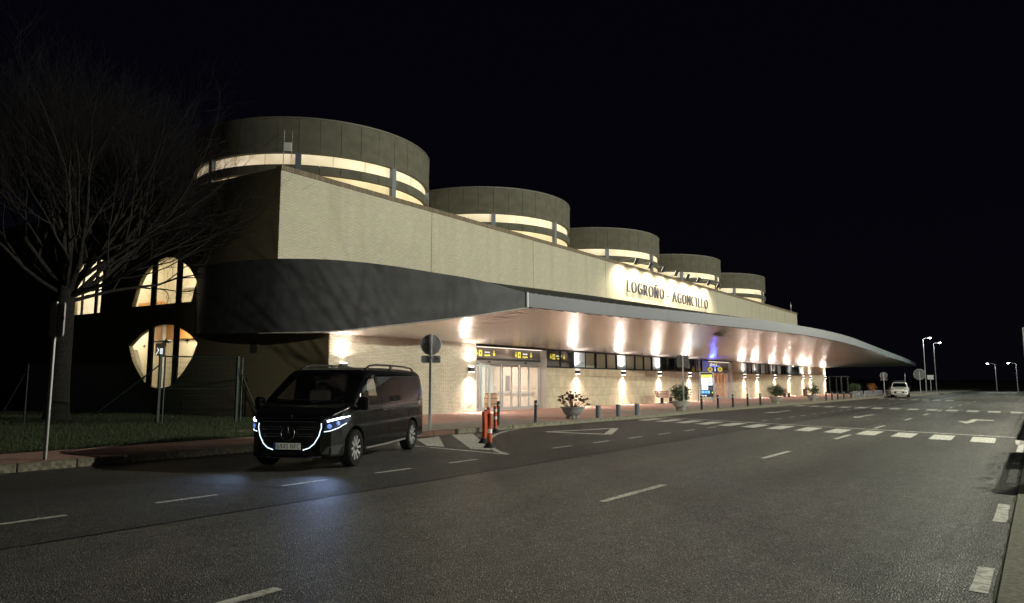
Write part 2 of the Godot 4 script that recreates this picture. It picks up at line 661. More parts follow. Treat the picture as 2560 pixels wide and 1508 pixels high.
func asphalt_tex(seed_: int, freq: float, chip: float, gain: float) -> ImageTexture:
	var size := 1024
	rng.seed = seed_
	var f := FastNoiseLite.new()
	f.seed = seed_
	f.frequency = 0.006
	f.fractal_octaves = 5
	var im := f.get_seamless_image(size, size)
	im.convert(Image.FORMAT_RGB8)
	for y in size:
		for x in size:
			var k := 0.2 + (im.get_pixel(x, y).r - 0.5) * 0.07 + rng.randf_range(-0.05, 0.05)
			im.set_pixel(x, y, Color(k * gain * 0.96, k * gain * 0.945, k * gain * 0.89))
	for i in int(size * size * 0.02 * chip / 0.35):
		var p := Vector2i(rng.randi() % size, rng.randi() % size)
		var k := rng.randf_range(0.08, 0.4) * gain if rng.randf() < 0.62 else rng.randf_range(0.45, 0.85)
		var s := rng.randi_range(2, 4)
		im.fill_rect(Rect2i(p, Vector2i(s, rng.randi_range(2, 4))), Color(k, k * 0.98, k * 0.93))
	im.generate_mipmaps()
	return ImageTexture.create_from_image(im)

var KERB := [Vector2(-15.3, 25), Vector2(-15.1, 5), Vector2(-15.0, -4), Vector2(-15.0, -9), Vector2(-15.0, -14), Vector2(-14.95, -18.6), Vector2(-14.9, -22), Vector2(-14.85, -25.4), Vector2(-14.7, -28), Vector2(-14.55, -31), Vector2(-14.75, -35), Vector2(-14.8, -40), Vector2(-14.5, -48), Vector2(-14.25, -56), Vector2(-14.15, -64), Vector2(-13.9, -80), Vector2(-13.7, -88), Vector2(-11.6, -104), Vector2(-10.6, -120), Vector2(-10.5, -190)]
func kerb_x(z: float) -> float:
	for k in KERB.size() - 1:
		if z <= KERB[k].y and z >= KERB[k + 1].y:
			return lerpf(KERB[k].x, KERB[k + 1].x, (KERB[k].y - z) / (KERB[k].y - KERB[k + 1].y))
	return KERB[-1].x

func ground_and_road() -> void:
	var m := MB.new()
	m.sheet([Vector2(-900, -900), Vector2(900, -900), Vector2(900, 900), Vector2(-900, 900)], -0.06)
	struct("ground", m, mat("far_ground", 0.03, 0.035, 0.02, 0.95))
	# road: two lengths of asphalt laid side by side
	var road := group_node("road", self)
	road.set_meta("kind", "structure")
	var nz := FastNoiseLite.new()
	nz.seed = 77
	nz.frequency = 0.09
	nz.fractal_octaves = 4
	for lane in 2:
		m = MB.new()
		var x0 := -16.2 if lane == 0 else -8.2
		var x1 := -8.26 if lane == 0 else 0.1
		var cols := 16
		var zs := []
		var z := 24.0
		while z > -200.0:
			zs.append(z)
			z -= 0.6 if z > -40 else 2.0
		for i in zs.size():
			for j in cols + 1:
				var x := lerpf(x0, x1, float(j) / cols)
				var k := 0.92 + 0.5 * nz.get_noise_2d(x * 2.2, zs[i] * 0.55)
				# worn wheel tracks
				for tx in [-12.6, -11.0, -7.4, -5.9, -3.6, -2.0]:
					k -= 0.11 * exp(-pow((x - tx) / 0.45, 2.0))
				m.col = Color(k, k, k)
				m.vert(Vector3(x, 0, zs[i]), Vector3.UP, Vector2(x, zs[i]))
		for i in zs.size() - 1:
			for j in cols:
				var a := i * (cols + 1) + j
				m.ix.append_array([a, a + cols + 1, a + 1, a + 1, a + cols + 1, a + cols + 2])
		part("asphalt_lane", m, m_asphalt if lane == 0 else m_asphalt2, road)
	m = MB.new()
	m.sheet([Vector2(-8.27, 24), Vector2(-8.19, 24), Vector2(-8.19, -200), Vector2(-8.27, -200)], -0.006)
	part("seam", m, mat("tar", 0.012, 0.012, 0.012, 0.5), road)
	var dash := func(called: String, x: float, z: float, w: float, l: float) -> void:
		var q := MB.new()
		rng.seed = int(z * 100) + 7
		var row := []
		var back := []
		var nseg := maxi(2, int(l / 0.25))
		for k in nseg + 1:
			var zz := z - l * k / nseg
			row.append(Vector2(x - w / 2 + rng.randf_range(-0.008, 0.008), zz))
			back.push_front(Vector2(x + w / 2 + rng.randf_range(-0.008, 0.008), zz))
		q.sheet(row + back, 0.005)
		part(called, q, m_paint, road)
	# hairline cracks
	for e in [[-6.5, -12.0, -8.1, -14.5], [-2.2, -18.0, -7.9, -19.2], [-11.5, -6.0, -8.4, -7.2], [-5.6, -7.5, -6.3, -12.0], [-9.0, -22.0, -9.4, -31.0]]:
		rng.seed = int(e[1] * 31)
		var fw := []
		var bw2 := []
		for k in 26:
			var t := k / 25.0
			var c := Vector2(lerpf(e[0], e[2], t) + rng.randfn(0, 0.06), lerpf(e[1], e[3], t) + rng.randfn(0, 0.06))
			var w := 0.006 + 0.006 * rng.randf()
			fw.append(c + Vector2(w, w)); bw2.push_front(c - Vector2(w, w))
		var cm := MB.new()
		for k in 25:
			cm.quad(Vector3(fw[k].x, 0.004, fw[k].y), Vector3(bw2[25 - k].x, 0.004, bw2[25 - k].y), Vector3(bw2[24 - k].x, 0.004, bw2[24 - k].y), Vector3(fw[k + 1].x, 0.004, fw[k + 1].y))
		part("crack", cm, mat("tar", 0.012, 0.012, 0.012, 0.5), road)
	# 1 m dashes between drop-off lane and road
	var z := 4.96
	while z > -96:
		var x := -9.68 if z > -14 else lerpf(-9.8, -9.3, clampf((-z - 14) / 40.0, 0, 1))
		if z > -11.5 or z < -13.5:
			dash.call("lane_dash", x, z, 0.1, 0.88)
		z -= 1.97
	var ends := [-1.5, -8.6, -15.5, -22.1, -28.0, -34.8, -40.7, -46.7, -52.8, -59.2, -65.8, -72.4]
	for k in ends.size():
		dash.call("centre_dash", -4.93 + 0.025 * k, ends[k], 0.12, 2.0)
	for k in 4:
		dash.call("edge_dash", -0.49, [-3.2, -6.7, -10.15, -14.1][k], 0.13, [0.92, 0.92, 1.5, 2.4][k])
	m = MB.new()
	m.sheet([Vector2(-0.56, -17.4), Vector2(-0.43, -17.4), Vector2(-0.43, -110), Vector2(-0.56, -110)], 0.005)
	part("edge_line", m, m_paint, road)
	# hatched corner by the lay-by
	var poly := func(called: String, pts: Array, y := 0.005) -> void:
		var q := MB.new()
		q.sheet(pts, y)
		part(called, q, m_paint, road)
	poly.call("hatch_line", [Vector2(-13.6, -13.25), Vector2(-9.75, -12.95), Vector2(-9.75, -12.83), Vector2(-13.6, -13.12)])
	var cv := [Vector2(-14.7, -20.1), Vector2(-14.45, -19.1), Vector2(-13.8, -17.7), Vector2(-12.88, -16.2), Vector2(-11.97, -15.03), Vector2(-11.1, -14.05), Vector2(-10.35, -13.35), Vector2(-9.78, -12.95)]
	var back := []
	for q in cv: back.push_front(q + Vector2(-0.1, 0.08))
	poly.call("hatch_curve", cv + back, 0.0062)
	poly.call("hatch_stripe", [Vector2(-14.5, -14.75), Vector2(-14.68, -15.9), Vector2(-12.2, -13.42), Vector2(-12.75, -13.36)])
	poly.call("hatch_stripe", [Vector2(-14.8, -16.6), Vector2(-14.7, -17.5), Vector2(-10.7, -13.45), Vector2(-11.3, -13.4)])
	# give-way triangle and turn arrows
	for e in [[Vector2(-13.16, -19.49), Vector2(-12.25, -22.5)], [Vector2(-12.25, -22.5), Vector2(-11.0, -19.7)], [Vector2(-11.0, -19.7), Vector2(-13.16, -19.49)]]:
		var dd: Vector2 = (e[1] - e[0]).normalized()
		var pp := Vector2(-dd.y, dd.x) * 0.13
		poly.call("give_way_side", [e[0] - pp, e[1] - pp, e[1] + pp, e[0] + pp])
	poly.call("turn_arrow", [Vector2(-2.95, -35.6), Vector2(-2.45, -33.4), Vector2(-2.3, -34.9), Vector2(-2.28, -36.6), Vector2(-1.7, -36.4), Vector2(-1.7, -37.0), Vector2(-2.5, -37.6), Vector2(-2.55, -35.2)])
	poly.call("lane_arrow", [Vector2(-7.35, -37.4), Vector2(-6.95, -35.6), Vector2(-6.75, -36.9), Vector2(-6.95, -37.0), Vector2(-6.8, -40.0), Vector2(-7.0, -40.0), Vector2(-7.1, -37.3)])
	poly.call("lane_arrow", [Vector2(-12.0, -38.4), Vector2(-11.4, -39.6), Vector2(-11.65, -39.8), Vector2(-11.75, -43.0), Vector2(-11.95, -43.0), Vector2(-11.85, -40.0), Vector2(-12.1, -40.2)])
	# three zebra crossings and their stop lines
	for cross in [[-30.75, 0.365, -14.2, -0.55], [-54.0, 0.37, -13.9, -0.9], [-82.0, 0.7, -13.2, -6.0]]:
		var zl := func(x: float) -> float: return cross[0] + (x + 14.2) * cross[1]
		if cross[0] > -80:
			var st := []
			var sb := []
			for k in 9:
				var x: float = lerpf(cross[2], cross[3], k / 8.0)
				st.append(Vector2(x, zl.call(x) - 0.1)); sb.push_front(Vector2(x, zl.call(x) + 0.1))
			poly.call("stop_line", st + sb)
		var x: float = cross[2]
		while x < cross[3]:
			var za: float = zl.call(x) + 0.8
			poly.call("zebra_stripe", [Vector2(x, za), Vector2(x + 0.58, za + 0.2), Vector2(x + 0.64, za + 2.3), Vector2(x + 0.06, za + 2.1)])
			x += 1.04
	# kerb laid from single stones
	var kerb := group_node("kerb", self)
	kerb.set_meta("kind", "structure")
	z = 8.0
	while z > -112:
		var a := Vector3(kerb_x(z), 0, z)
		var b := Vector3(kerb_x(z - 1.0), 0, z - 1.0)
		var q := MB.new()
		rng.seed = int(z * 10) + 999
		var low := 0.0
		q.t = Transform3D(Basis(Vector3.UP, atan2(b.x - a.x, b.z - a.z) + PI + rng.randf_range(-0.004, 0.004)), (a + b) / 2 + Vector3(-0.09, 0.045 - low / 2 + rng.randf_range(-0.004, 0.002), 0))
		q.cbox(Vector3.ZERO, Vector3(0.16, 0.21 - low, a.distance_to(b) - 0.012), 0.018)
		part("kerb_stone", q, m_kerb if absf(z + 15.3) > 1.2 or int(z * 2) % 2 else mat("red_kerb", 0.12, 0.06, 0.045, 0.85), kerb)
		z -= 1.0
	m = MB.new()
	m.cbox(Vector3(-10.65, 0.05, -152), Vector3(0.16, 0.2, 78), 0.02)
	part("kerb_run", m, m_kerb, kerb)
	# pavement in red and grey setts
	var pave := group_node("pavement", self)
	pave.set_meta("kind", "structure")
	var along := func(z0: float, z1: float) -> Array:
		var out := []
		for k in 25:
			var zz := lerpf(z0, z1, k / 24.0)
			out.append(Vector2(kerb_x(zz) - 0.1, zz))
		return out
	m = MB.new()
	m.sheet(along.call(24.0, -12.0) + [Vector2(-17.45, -12), Vector2(-17.45, 24)], 0.14)
	m.sheet([Vector2(-21.5, -12.5), Vector2(-17.6, -12)] + [Vector2(-17.6, -23.3)] + along.call(-23.3, -30.0) + [Vector2(-17.6, -30), Vector2(-17.6, -101), Vector2(-23.6, -101), Vector2(-23.6, -18.4)], 0.14)
	part("red_paving", m, m_red, pave)
	m = MB.new()
	m.sheet([Vector2(-17.6, -23.3), Vector2(-17.6, -12)] + along.call(-12.0, -23.3), 0.14)
	m.sheet([Vector2(-17.6, -190), Vector2(-17.6, -30)] + along.call(-30.0, -189.0), 0.14)
	part("grey_paving", m, m_grey, pave)
	m = MB.new()
	m.cbox(Vector3(5.63, -0.06, -60), Vector3(12.0, 0.17, 180), 0.01)
	var side := struct("side_pavement", m, mat("cement_paving", 0.16, 0.155, 0.115, 0.9))
	(side.material_override as StandardMaterial3D).albedo_texture = noise_tex(31, 0.05, 512, Color(0.75, 0.76, 0.72), Color(1, 1, 1), 6)
	tri_tex(side.material_override, 1.9)
	# moss in the gutter joint on the right
	m = MB.new()
	rng.seed = 5
	var lf := []
	var rt := []
	for k in 90:
		var zz := 2.0 - k * 0.3
		lf.append(Vector2(-0.375 - absf(rng.randfn(0, 0.022)), zz))
		rt.push_front(Vector2(-0.36, zz))
	m.sheet(lf + rt, 0.006)
	var ms := struct("gutter_moss", m, mat("moss", 0.03, 0.045, 0.012, 0.95))
	ms.set_meta("kind", "stuff")
	# hedges added out of frame on the right to shade the road edge
	for hz in [[-15.3, -21.6, "nearer of two added hedges, out of view, placed to shade the road edge"], [-25.0, -58.0, "farther and longer of two added hedges, out of view, placed to shade the road edge"]]:
		var h := MB.new()
		rng.seed = int(hz[0])
		h.cbox(Vector3(1.9, 1.2, (hz[0] + hz[1]) / 2), Vector3(1.0, 2.3, hz[0] - hz[1]), 0.1)
		var ho := thing("added_hedge", hz[2], "added_hedge", Vector3.ZERO, 0, "added hedges that shade the road")
		part("branches", h, mat("hedge_core", 0.02, 0.03, 0.012, 0.95), ho)
		h = MB.new()
		for k in int((hz[0] - hz[1]) * 260):
			var p := Vector3(rng.randf_range(1.3, 2.5), rng.randf_range(0.1, 2.42), rng.randf_range(hz[1], hz[0]))
			if rng.randf() < 0.7: p.x = 1.36 + rng.randf_range(-0.06, 0.06)
			leaf(h, p, 0.06)
		part("foliage", h, mat("hedge_leaf", 0.035, 0.06, 0.02, 0.6), ho).set_meta("kind", "stuff")
	# lawn and grass blades
	m = MB.new()
	var rows := 24
	var colsn := 30
	var nl := FastNoiseLite.new()
	nl.seed = 3
	nl.frequency = 0.15
	for i in rows + 1:
		for j in colsn + 1:
			var x := lerpf(-17.45, -75, pow(float(j) / colsn, 1.4))
			var zz := lerpf(20, -17.6, float(i) / rows)
			var y := 0.15 + 0.06 * nl.get_noise_2d(x, zz) * smoothstep(-17.5, -19.5, x)
			var up := Vector3(0, 1, 0)
			m.vert(Vector3(x, y, zz), up, Vector2(x, zz))
	for i in rows:
		for j in colsn:
			var a := i * (colsn + 1) + j
			m.ix.append_array([a, a + 1, a + colsn + 1, a + 1, a + colsn + 2, a + colsn + 1])
	var ml := mat("lawn_soil", 0.026, 0.034, 0.012, 0.95)
	ml.albedo_texture = noise_tex(12, 0.02, 256, Color(0.55, 0.6, 0.5), Color(1, 1, 0.9), 5)
	tri_tex(ml, 2.9)
	struct("lawn", m, ml)
	var blade := MB.new()
	for k in 4:
		var a := k * 1.7
		var o := Vector3(sin(k * 2.4) * 0.03, 0, cos(k * 3.1) * 0.03)
		var dx := Vector3(cos(a), 0, sin(a)) * 0.006
		blade.tri(o - dx, o + dx, o + Vector3(sin(a) * 0.03, 0.06 + 0.012 * k, cos(a) * 0.03))
	var mm := MultiMesh.new()
	mm.transform_format = MultiMesh.TRANSFORM_3D
	mm.mesh = blade.mesh()
	mm.instance_count = 42000
	rng.seed = 8
	for k in mm.instance_count:
		var x := -17.5 - pow(rng.randf(), 1.5) * 22
		var zz := rng.randf_range(-17, 0)
		var y := 0.14 + 0.06 * nl.get_noise_2d(x, zz) * smoothstep(-17.5, -19.5, x)
		mm.set_instance_transform(k, Transform3D(Basis(Vector3.UP, rng.randf() * TAU).scaled(Vector3.ONE * rng.randf_range(0.6, 1.3)), Vector3(x, y, zz)))
	var mi := MultiMeshInstance3D.new()
	mi.name = "grass"
	mi.multimesh = mm
	mi.material_override = mat("grass_blade", 0.032, 0.05, 0.014, 0.7)
	add_child(mi)
	tag(mi, "short dark grass growing between red pavement and brick end wall", "grass", "", "stuff")

func leaf(m: MB, p: Vector3, s: float) -> void:
	var a := Vector3(rng.randfn(), rng.randfn(), rng.randfn()).normalized()
	var b := a.cross(Vector3(rng.randfn(), rng.randfn(), rng.randfn())).normalized()
	var q := s * rng.randf_range(0.7, 1.3)
	m.quad(p - a * q, p - b * q * 0.45, p + a * q, p + b * q * 0.45)
var term: Node3D
func slab(called: String, lo: Vector3, hi: Vector3, material: Material, parent: Node) -> MeshInstance3D:
	var m := MB.new()
	m.box((lo + hi) / 2, hi - lo)
	return part(called, m, material, parent)

# real bricks proud of a mortar bed: wall in the plane x = X, from z0 (near) to z1 (far)
func bricks_on(X: float, z0: float, z1: float, y0: float, y1: float, single: int, parent: Node) -> void:
	var bl := 0.25
	var bh := 0.066
	var bedm := mat("mortar", 0.3, 0.27, 0.2, 0.95)
	var all := MB.new()
	var list := []
	rng.seed = int(-z0 * 10)
	for j in int((y1 - y0) / bh):
		var z := z0 - (0.5 * bl if j % 2 else 0.0) + bl
		while z > z1:
			var a := minf(z, z0)
			var b := maxf(z - bl + 0.011, z1)
			z -= bl
			if a - b < 0.03: continue
			var prd := rng.randf_range(0.006, 0.013) + (0.012 if rng.randf() < 0.04 else 0.0)
			var tone := rng.randf_range(0.88, 1.06)
			list.append([a, b, y0 + j * bh, y0 + (j + 1) * bh - 0.012, prd, tone])
	list.sort_custom(func(p, q): return p[0] > q[0])
	var shared := {}
	for k in list.size():
		var e = list[k]
		var cc := Color(0.58 * e[5], 0.54 * e[5], 0.44 * e[5])
		var pos := Vector3(X, (e[2] + e[3]) / 2, (e[0] + e[1]) / 2)
		if k < single:
			var key := "%d_%d" % [int((e[0] - e[1]) * 50), int(e[5] * 12)]
			if not shared.has(key):
				var q := MB.new()
				q.col = cc
				q.cbox(Vector3.ZERO, Vector3(0.03, e[3] - e[2], e[0] - e[1]), 0.003)
				shared[key] = q.mesh()
			inst("brick", shared[key], m_brick, parent, Transform3D(Basis.IDENTITY, pos + Vector3(e[4] - 0.015, 0, 0)))
		else:
			all.col = cc
			var x: float = X + e[4]
			var p := [Vector3(x, e[2], e[0]), Vector3(x, e[2], e[1]), Vector3(x, e[3], e[1]), Vector3(x, e[3], e[0])]
			var o := [Vector3(X - 0.01, e[2], e[0]), Vector3(X - 0.01, e[2], e[1]), Vector3(X - 0.01, e[3], e[1]), Vector3(X - 0.01, e[3], e[0])]
			all.quad(p[0], p[1], p[2], p[3])
			for s in 4:
				all.quad(o[s], o[(s + 1) % 4], p[(s + 1) % 4], p[s])
	var mi := part("brickwork", all, m_brick, parent)
	mi.set_meta("kind", "stuff")

func wall_z(X: float, z0: float, z1: float, ylo: float, yhi: float) -> MB: # textured brick face looking along +x, rain-streaked below its top
	var m := MB.new()
	var nz := FastNoiseLite.new()
	nz.seed = 61
	nz.frequency = 0.35
	nz.fractal_octaves = 4
	var cols := int((z0 - z1) / 0.25)
	var rows := 12
	for i in rows + 1:
		for k in cols + 1:
			var z := lerpf(z0, z1, float(k) / cols)
			var f := float(i) / rows
			var y := lerpf(ylo, yhi, f)
			var streak := maxf(0.0, nz.get_noise_2d(z * 2.2, y * 0.12)) * (0.3 + 0.7 * f)
			var c := 1.0 - 0.24 * streak + 0.05 * nz.get_noise_2d(z * 0.3, y * 0.5 + 40.0)
			m.col = Color(c, c * (1.0 - 0.03 * streak), c * (1.0 - 0.08 * streak))
			m.vert(Vector3(X, y, z), Vector3(1, 0, 0), Vector2(-z / 2.0, -y / 2.046))
	for i in rows:
		for k in cols:
			var a := i * (cols + 1) + k
			m.ix.append_array([a, a + cols + 1, a + 1, a + 1, a + cols + 1, a + cols + 2])
	return m

func stone_wall(z0: float, z1: float, parent: Node, step := 1.42) -> void:
	rng.seed = int(-z0)
	var ys := [0.13, 0.83, 1.33, 2.02, 2.5]
	for j in 4:
		var z := z0 + (0.0 if j % 2 == 0 else -0.6)
		var zz := z0
		while zz > z1 + 0.02:
			var e := maxf(z1, (z if zz == z0 and j % 2 else zz - step))
			if e - z1 < 0.35: e = z1
			var q := MB.new()
			q.t = Transform3D(Basis.IDENTITY, Vector3(-23.0 + rng.randf_range(-0.001, 0.001), (ys[j] + ys[j + 1]) / 2, (zz + e) / 2))
			q.cbox(Vector3.ZERO, Vector3(0.05, ys[j + 1] - ys[j] - 0.012, zz - e - 0.008), 0.003)
			part("stone_panel", q, m_stone[rng.randi() % 3], parent)
			zz = e
	# capping sill
	slab("window_sill", Vector3(-23.05, 2.5, z1), Vector3(-22.955, 2.535, z0), mat("dark_frame", 0.03, 0.033, 0.035, 0.4, 0.5), parent)

func ribbon(z0: float, z1: float, pattern: String, parent: Node) -> void:
	# one letter per bay: b = roller blind, p = panel, its pale colour standing for lamp-lit glass, d = dark glass
	var n := pattern.length()
	var fr := mat("dark_frame", 0.03, 0.033, 0.035, 0.4, 0.5)
	var gl := glass("window_glass", 0.1, 0.13, 0.12, 0.06)
	var w := (z0 - z1) / n
	for k in n:
		var a := z0 - w * k
		var b := a - w
		var win := group_node("window", parent)
		slab("frame", Vector3(-23.12, 2.535, a - 0.045), Vector3(-23.0, 3.58, a), fr, win)
		slab("frame", Vector3(-23.1, 3.5, b), Vector3(-23.01, 3.575, a - 0.047), fr, win)
		slab("frame", Vector3(-23.1, 2.537, b), Vector3(-23.01, 2.58, a - 0.047), fr, win)
		match pattern[k]:
			"b":
				slab("pane", Vector3(-23.065, 2.58, b + 0.001), Vector3(-23.055, 3.5, a - 0.047), gl, win)
				slab("blind", Vector3(-23.12, 2.56, b + 0.03 + 0.12 * int(k % 3 == 1)), Vector3(-23.11, 3.54, a - 0.06), mat("blind_%d" % (k % 2), 0.62, 0.66 - 0.03 * (k % 2), 0.5, 0.9), win)
			"g":
				slab("pane", Vector3(-23.065, 2.58, b + 0.001), Vector3(-23.055, 3.5, a - 0.047), gl, win)
				slab("blind", Vector3(-23.12, 2.56, b + 0.03), Vector3(-23.11, 3.54, a - 0.06), mat("blind_grey", 0.4, 0.41, 0.42, 0.9), win)
			"p":
				slab("panel", Vector3(-23.07, 2.58, b + 0.001), Vector3(-23.04, 3.5, a - 0.047), mat("lamplit_glass_tone", 0.42, 0.52, 0.56, 0.3), win)
			_:
				slab("pane", Vector3(-23.065, 2.58, b + 0.001), Vector3(-23.055, 3.5, a - 0.047), gl, win)

func doorway(z0: float, z1: float, cuts: Array, inner: Color, glow_e: float, group_name: String) -> void:
	# glazed sliding doors under a grey lit fascia, with a lit lobby behind
	var d := group_node(group_name, term)
	var al := mat("aluminium", 0.5, 0.49, 0.5, 0.35, 0.75)
	var fasc := mat("sign_fascia", 0.24, 0.215, 0.21, 0.5, 0.2)
	var zc := (z0 + z1) / 2
	slab("fascia", Vector3(-23.5, 2.92, z1), Vector3(-23.42, 3.46, z0), fasc, d)
	slab("fascia_base", Vector3(-23.5, 2.8, z1), Vector3(-23.36, 2.915, z0), mat("dark_steel", 0.1, 0.09, 0.09, 0.4, 0.6), d)
	slab("track_cover", Vector3(-23.6, 2.62, z1), Vector3(-23.3, 2.795, z0), al, d)
	slab("head_trim", Vector3(-23.5, 3.5, z1), Vector3(-22.99, 3.62, z0), mat("dark_frame", 0.03, 0.033, 0.035, 0.4, 0.5), d)
	slab("light_trough", Vector3(-23.4, 3.478, z1 + 0.1), Vector3(-23.2, 3.498, z0 - 0.1), glow("trough_glow", 1, 0.88, 0.72, 1.6), d)
	area(Vector3(-23.3, 3.46, zc), Vector3(-0.25, -1, 0), Vector2(z0 - z1 - 0.3, 0.1), 2.2, Color(1, 0.88, 0.72), d)
	slab("reveal", Vector3(-23.6, 0.14, z0), Vector3(-22.99, 3.5, z0 + 0.06), mat("light_trim", 0.5, 0.48, 0.46, 0.5), d)
	slab("reveal", Vector3(-23.6, 0.14, z1 - 0.06), Vector3(-22.99, 3.5, z1), mat("light_trim", 0.5, 0.48, 0.46, 0.5), d)
	slab("threshold", Vector3(-23.6, 0.14, z1), Vector3(-23.3, 0.165, z0), al, d)
	var gl := glass("door_glass", 0.7, 0.75, 0.75, 0.06)
	for k in cuts.size() - 1:
		var a: float = cuts[k] - 0.01
		var b: float = cuts[k + 1] + 0.01
		var x := -23.46 + 0.05 * (k % 2)
		var lf := group_node("door", d)
		var m := MB.new()
		m.cbox(Vector3(x, 1.39, a - 0.045), Vector3(0.045, 2.44, 0.09), 0.006)
		m.cbox(Vector3(x, 1.39, b + 0.045), Vector3(0.045, 2.44, 0.09), 0.006)
		m.cbox(Vector3(x, 2.55, (a + b) / 2), Vector3(0.043, 0.12, a - b - 0.18), 0.004)
		m.cbox(Vector3(x, 0.24, (a + b) / 2), Vector3(0.043, 0.14, a - b - 0.18), 0.004)
		part("door_frame", m, al, lf)
		slab("pane", Vector3(x - 0.006, 0.31, b + 0.09), Vector3(x + 0.006, 2.49, a - 0.09), gl, lf)
		m = MB.new()
		m.box(Vector3(x + 0.008, 1.28, (a + b) / 2), Vector3(0.003, 0.035, (a - b) * 0.45))
		m.box(Vector3(x + 0.008, 1.4, (a + b) / 2), Vector3(0.003, 0.02, (a - b) * 0.4))
		part("safety_stripe", m, mat("stripe", 0.4, 0.36, 0.33, 0.6), lf)
	for q in [0.22, 0.74]:
		var m := MB.new()
		m.cbox(Vector3(-23.27, 2.72, lerpf(z0, z1, q)), Vector3(0.09, 0.08, 0.2), 0.025)
		part("motion_sensor", m, mat("black_plastic", 0.015, 0.015, 0.016, 0.3), d)
	# lobby: walls with thickness, lit by a ceiling panel
	var lob := mat("lobby_" + group_name, inner.r, inner.g, inner.b, 0.7)
	var dp := -27.0
	slab("lobby_wall", Vector3(dp - 0.2, 0, z1 - 0.25), Vector3(dp, 3.3, z0 + 0.25), lob, d)
	slab("lobby_wall", Vector3(dp, 0, z0), Vector3(-23.62, 3.3, z0 + 0.2), lob, d)
	slab("lobby_wall", Vector3(dp, 0, z1 - 0.2), Vector3(-23.62, 3.3, z1), lob, d)
	slab("lobby_floor", Vector3(dp, 0, z1), Vector3(-23.3, 0.138, z0), mat("lobby_floor", 0.42, 0.38, 0.34, 0.3), d)
	slab("lobby_ceiling", Vector3(dp, 3.1, z1), Vector3(-23.62, 3.25, z0), mat("lobby_ceiling", 0.7, 0.68, 0.64, 0.8), d)
	for q in [0.25, 0.75]:
		var z := lerpf(z0, z1, q)
		slab("ceiling_light", Vector3(-25.9, 3.08, z - 0.6), Vector3(-24.9, 3.098, z + 0.6), glow("ceiling_glow", 1, 0.93, 0.85, 2.2), d)
		area(Vector3(-25.4, 3.06, z), Vector3(0, -1, 0), Vector2(1.2, 1.0), glow_e, Color(1, 0.92, 0.84), d)

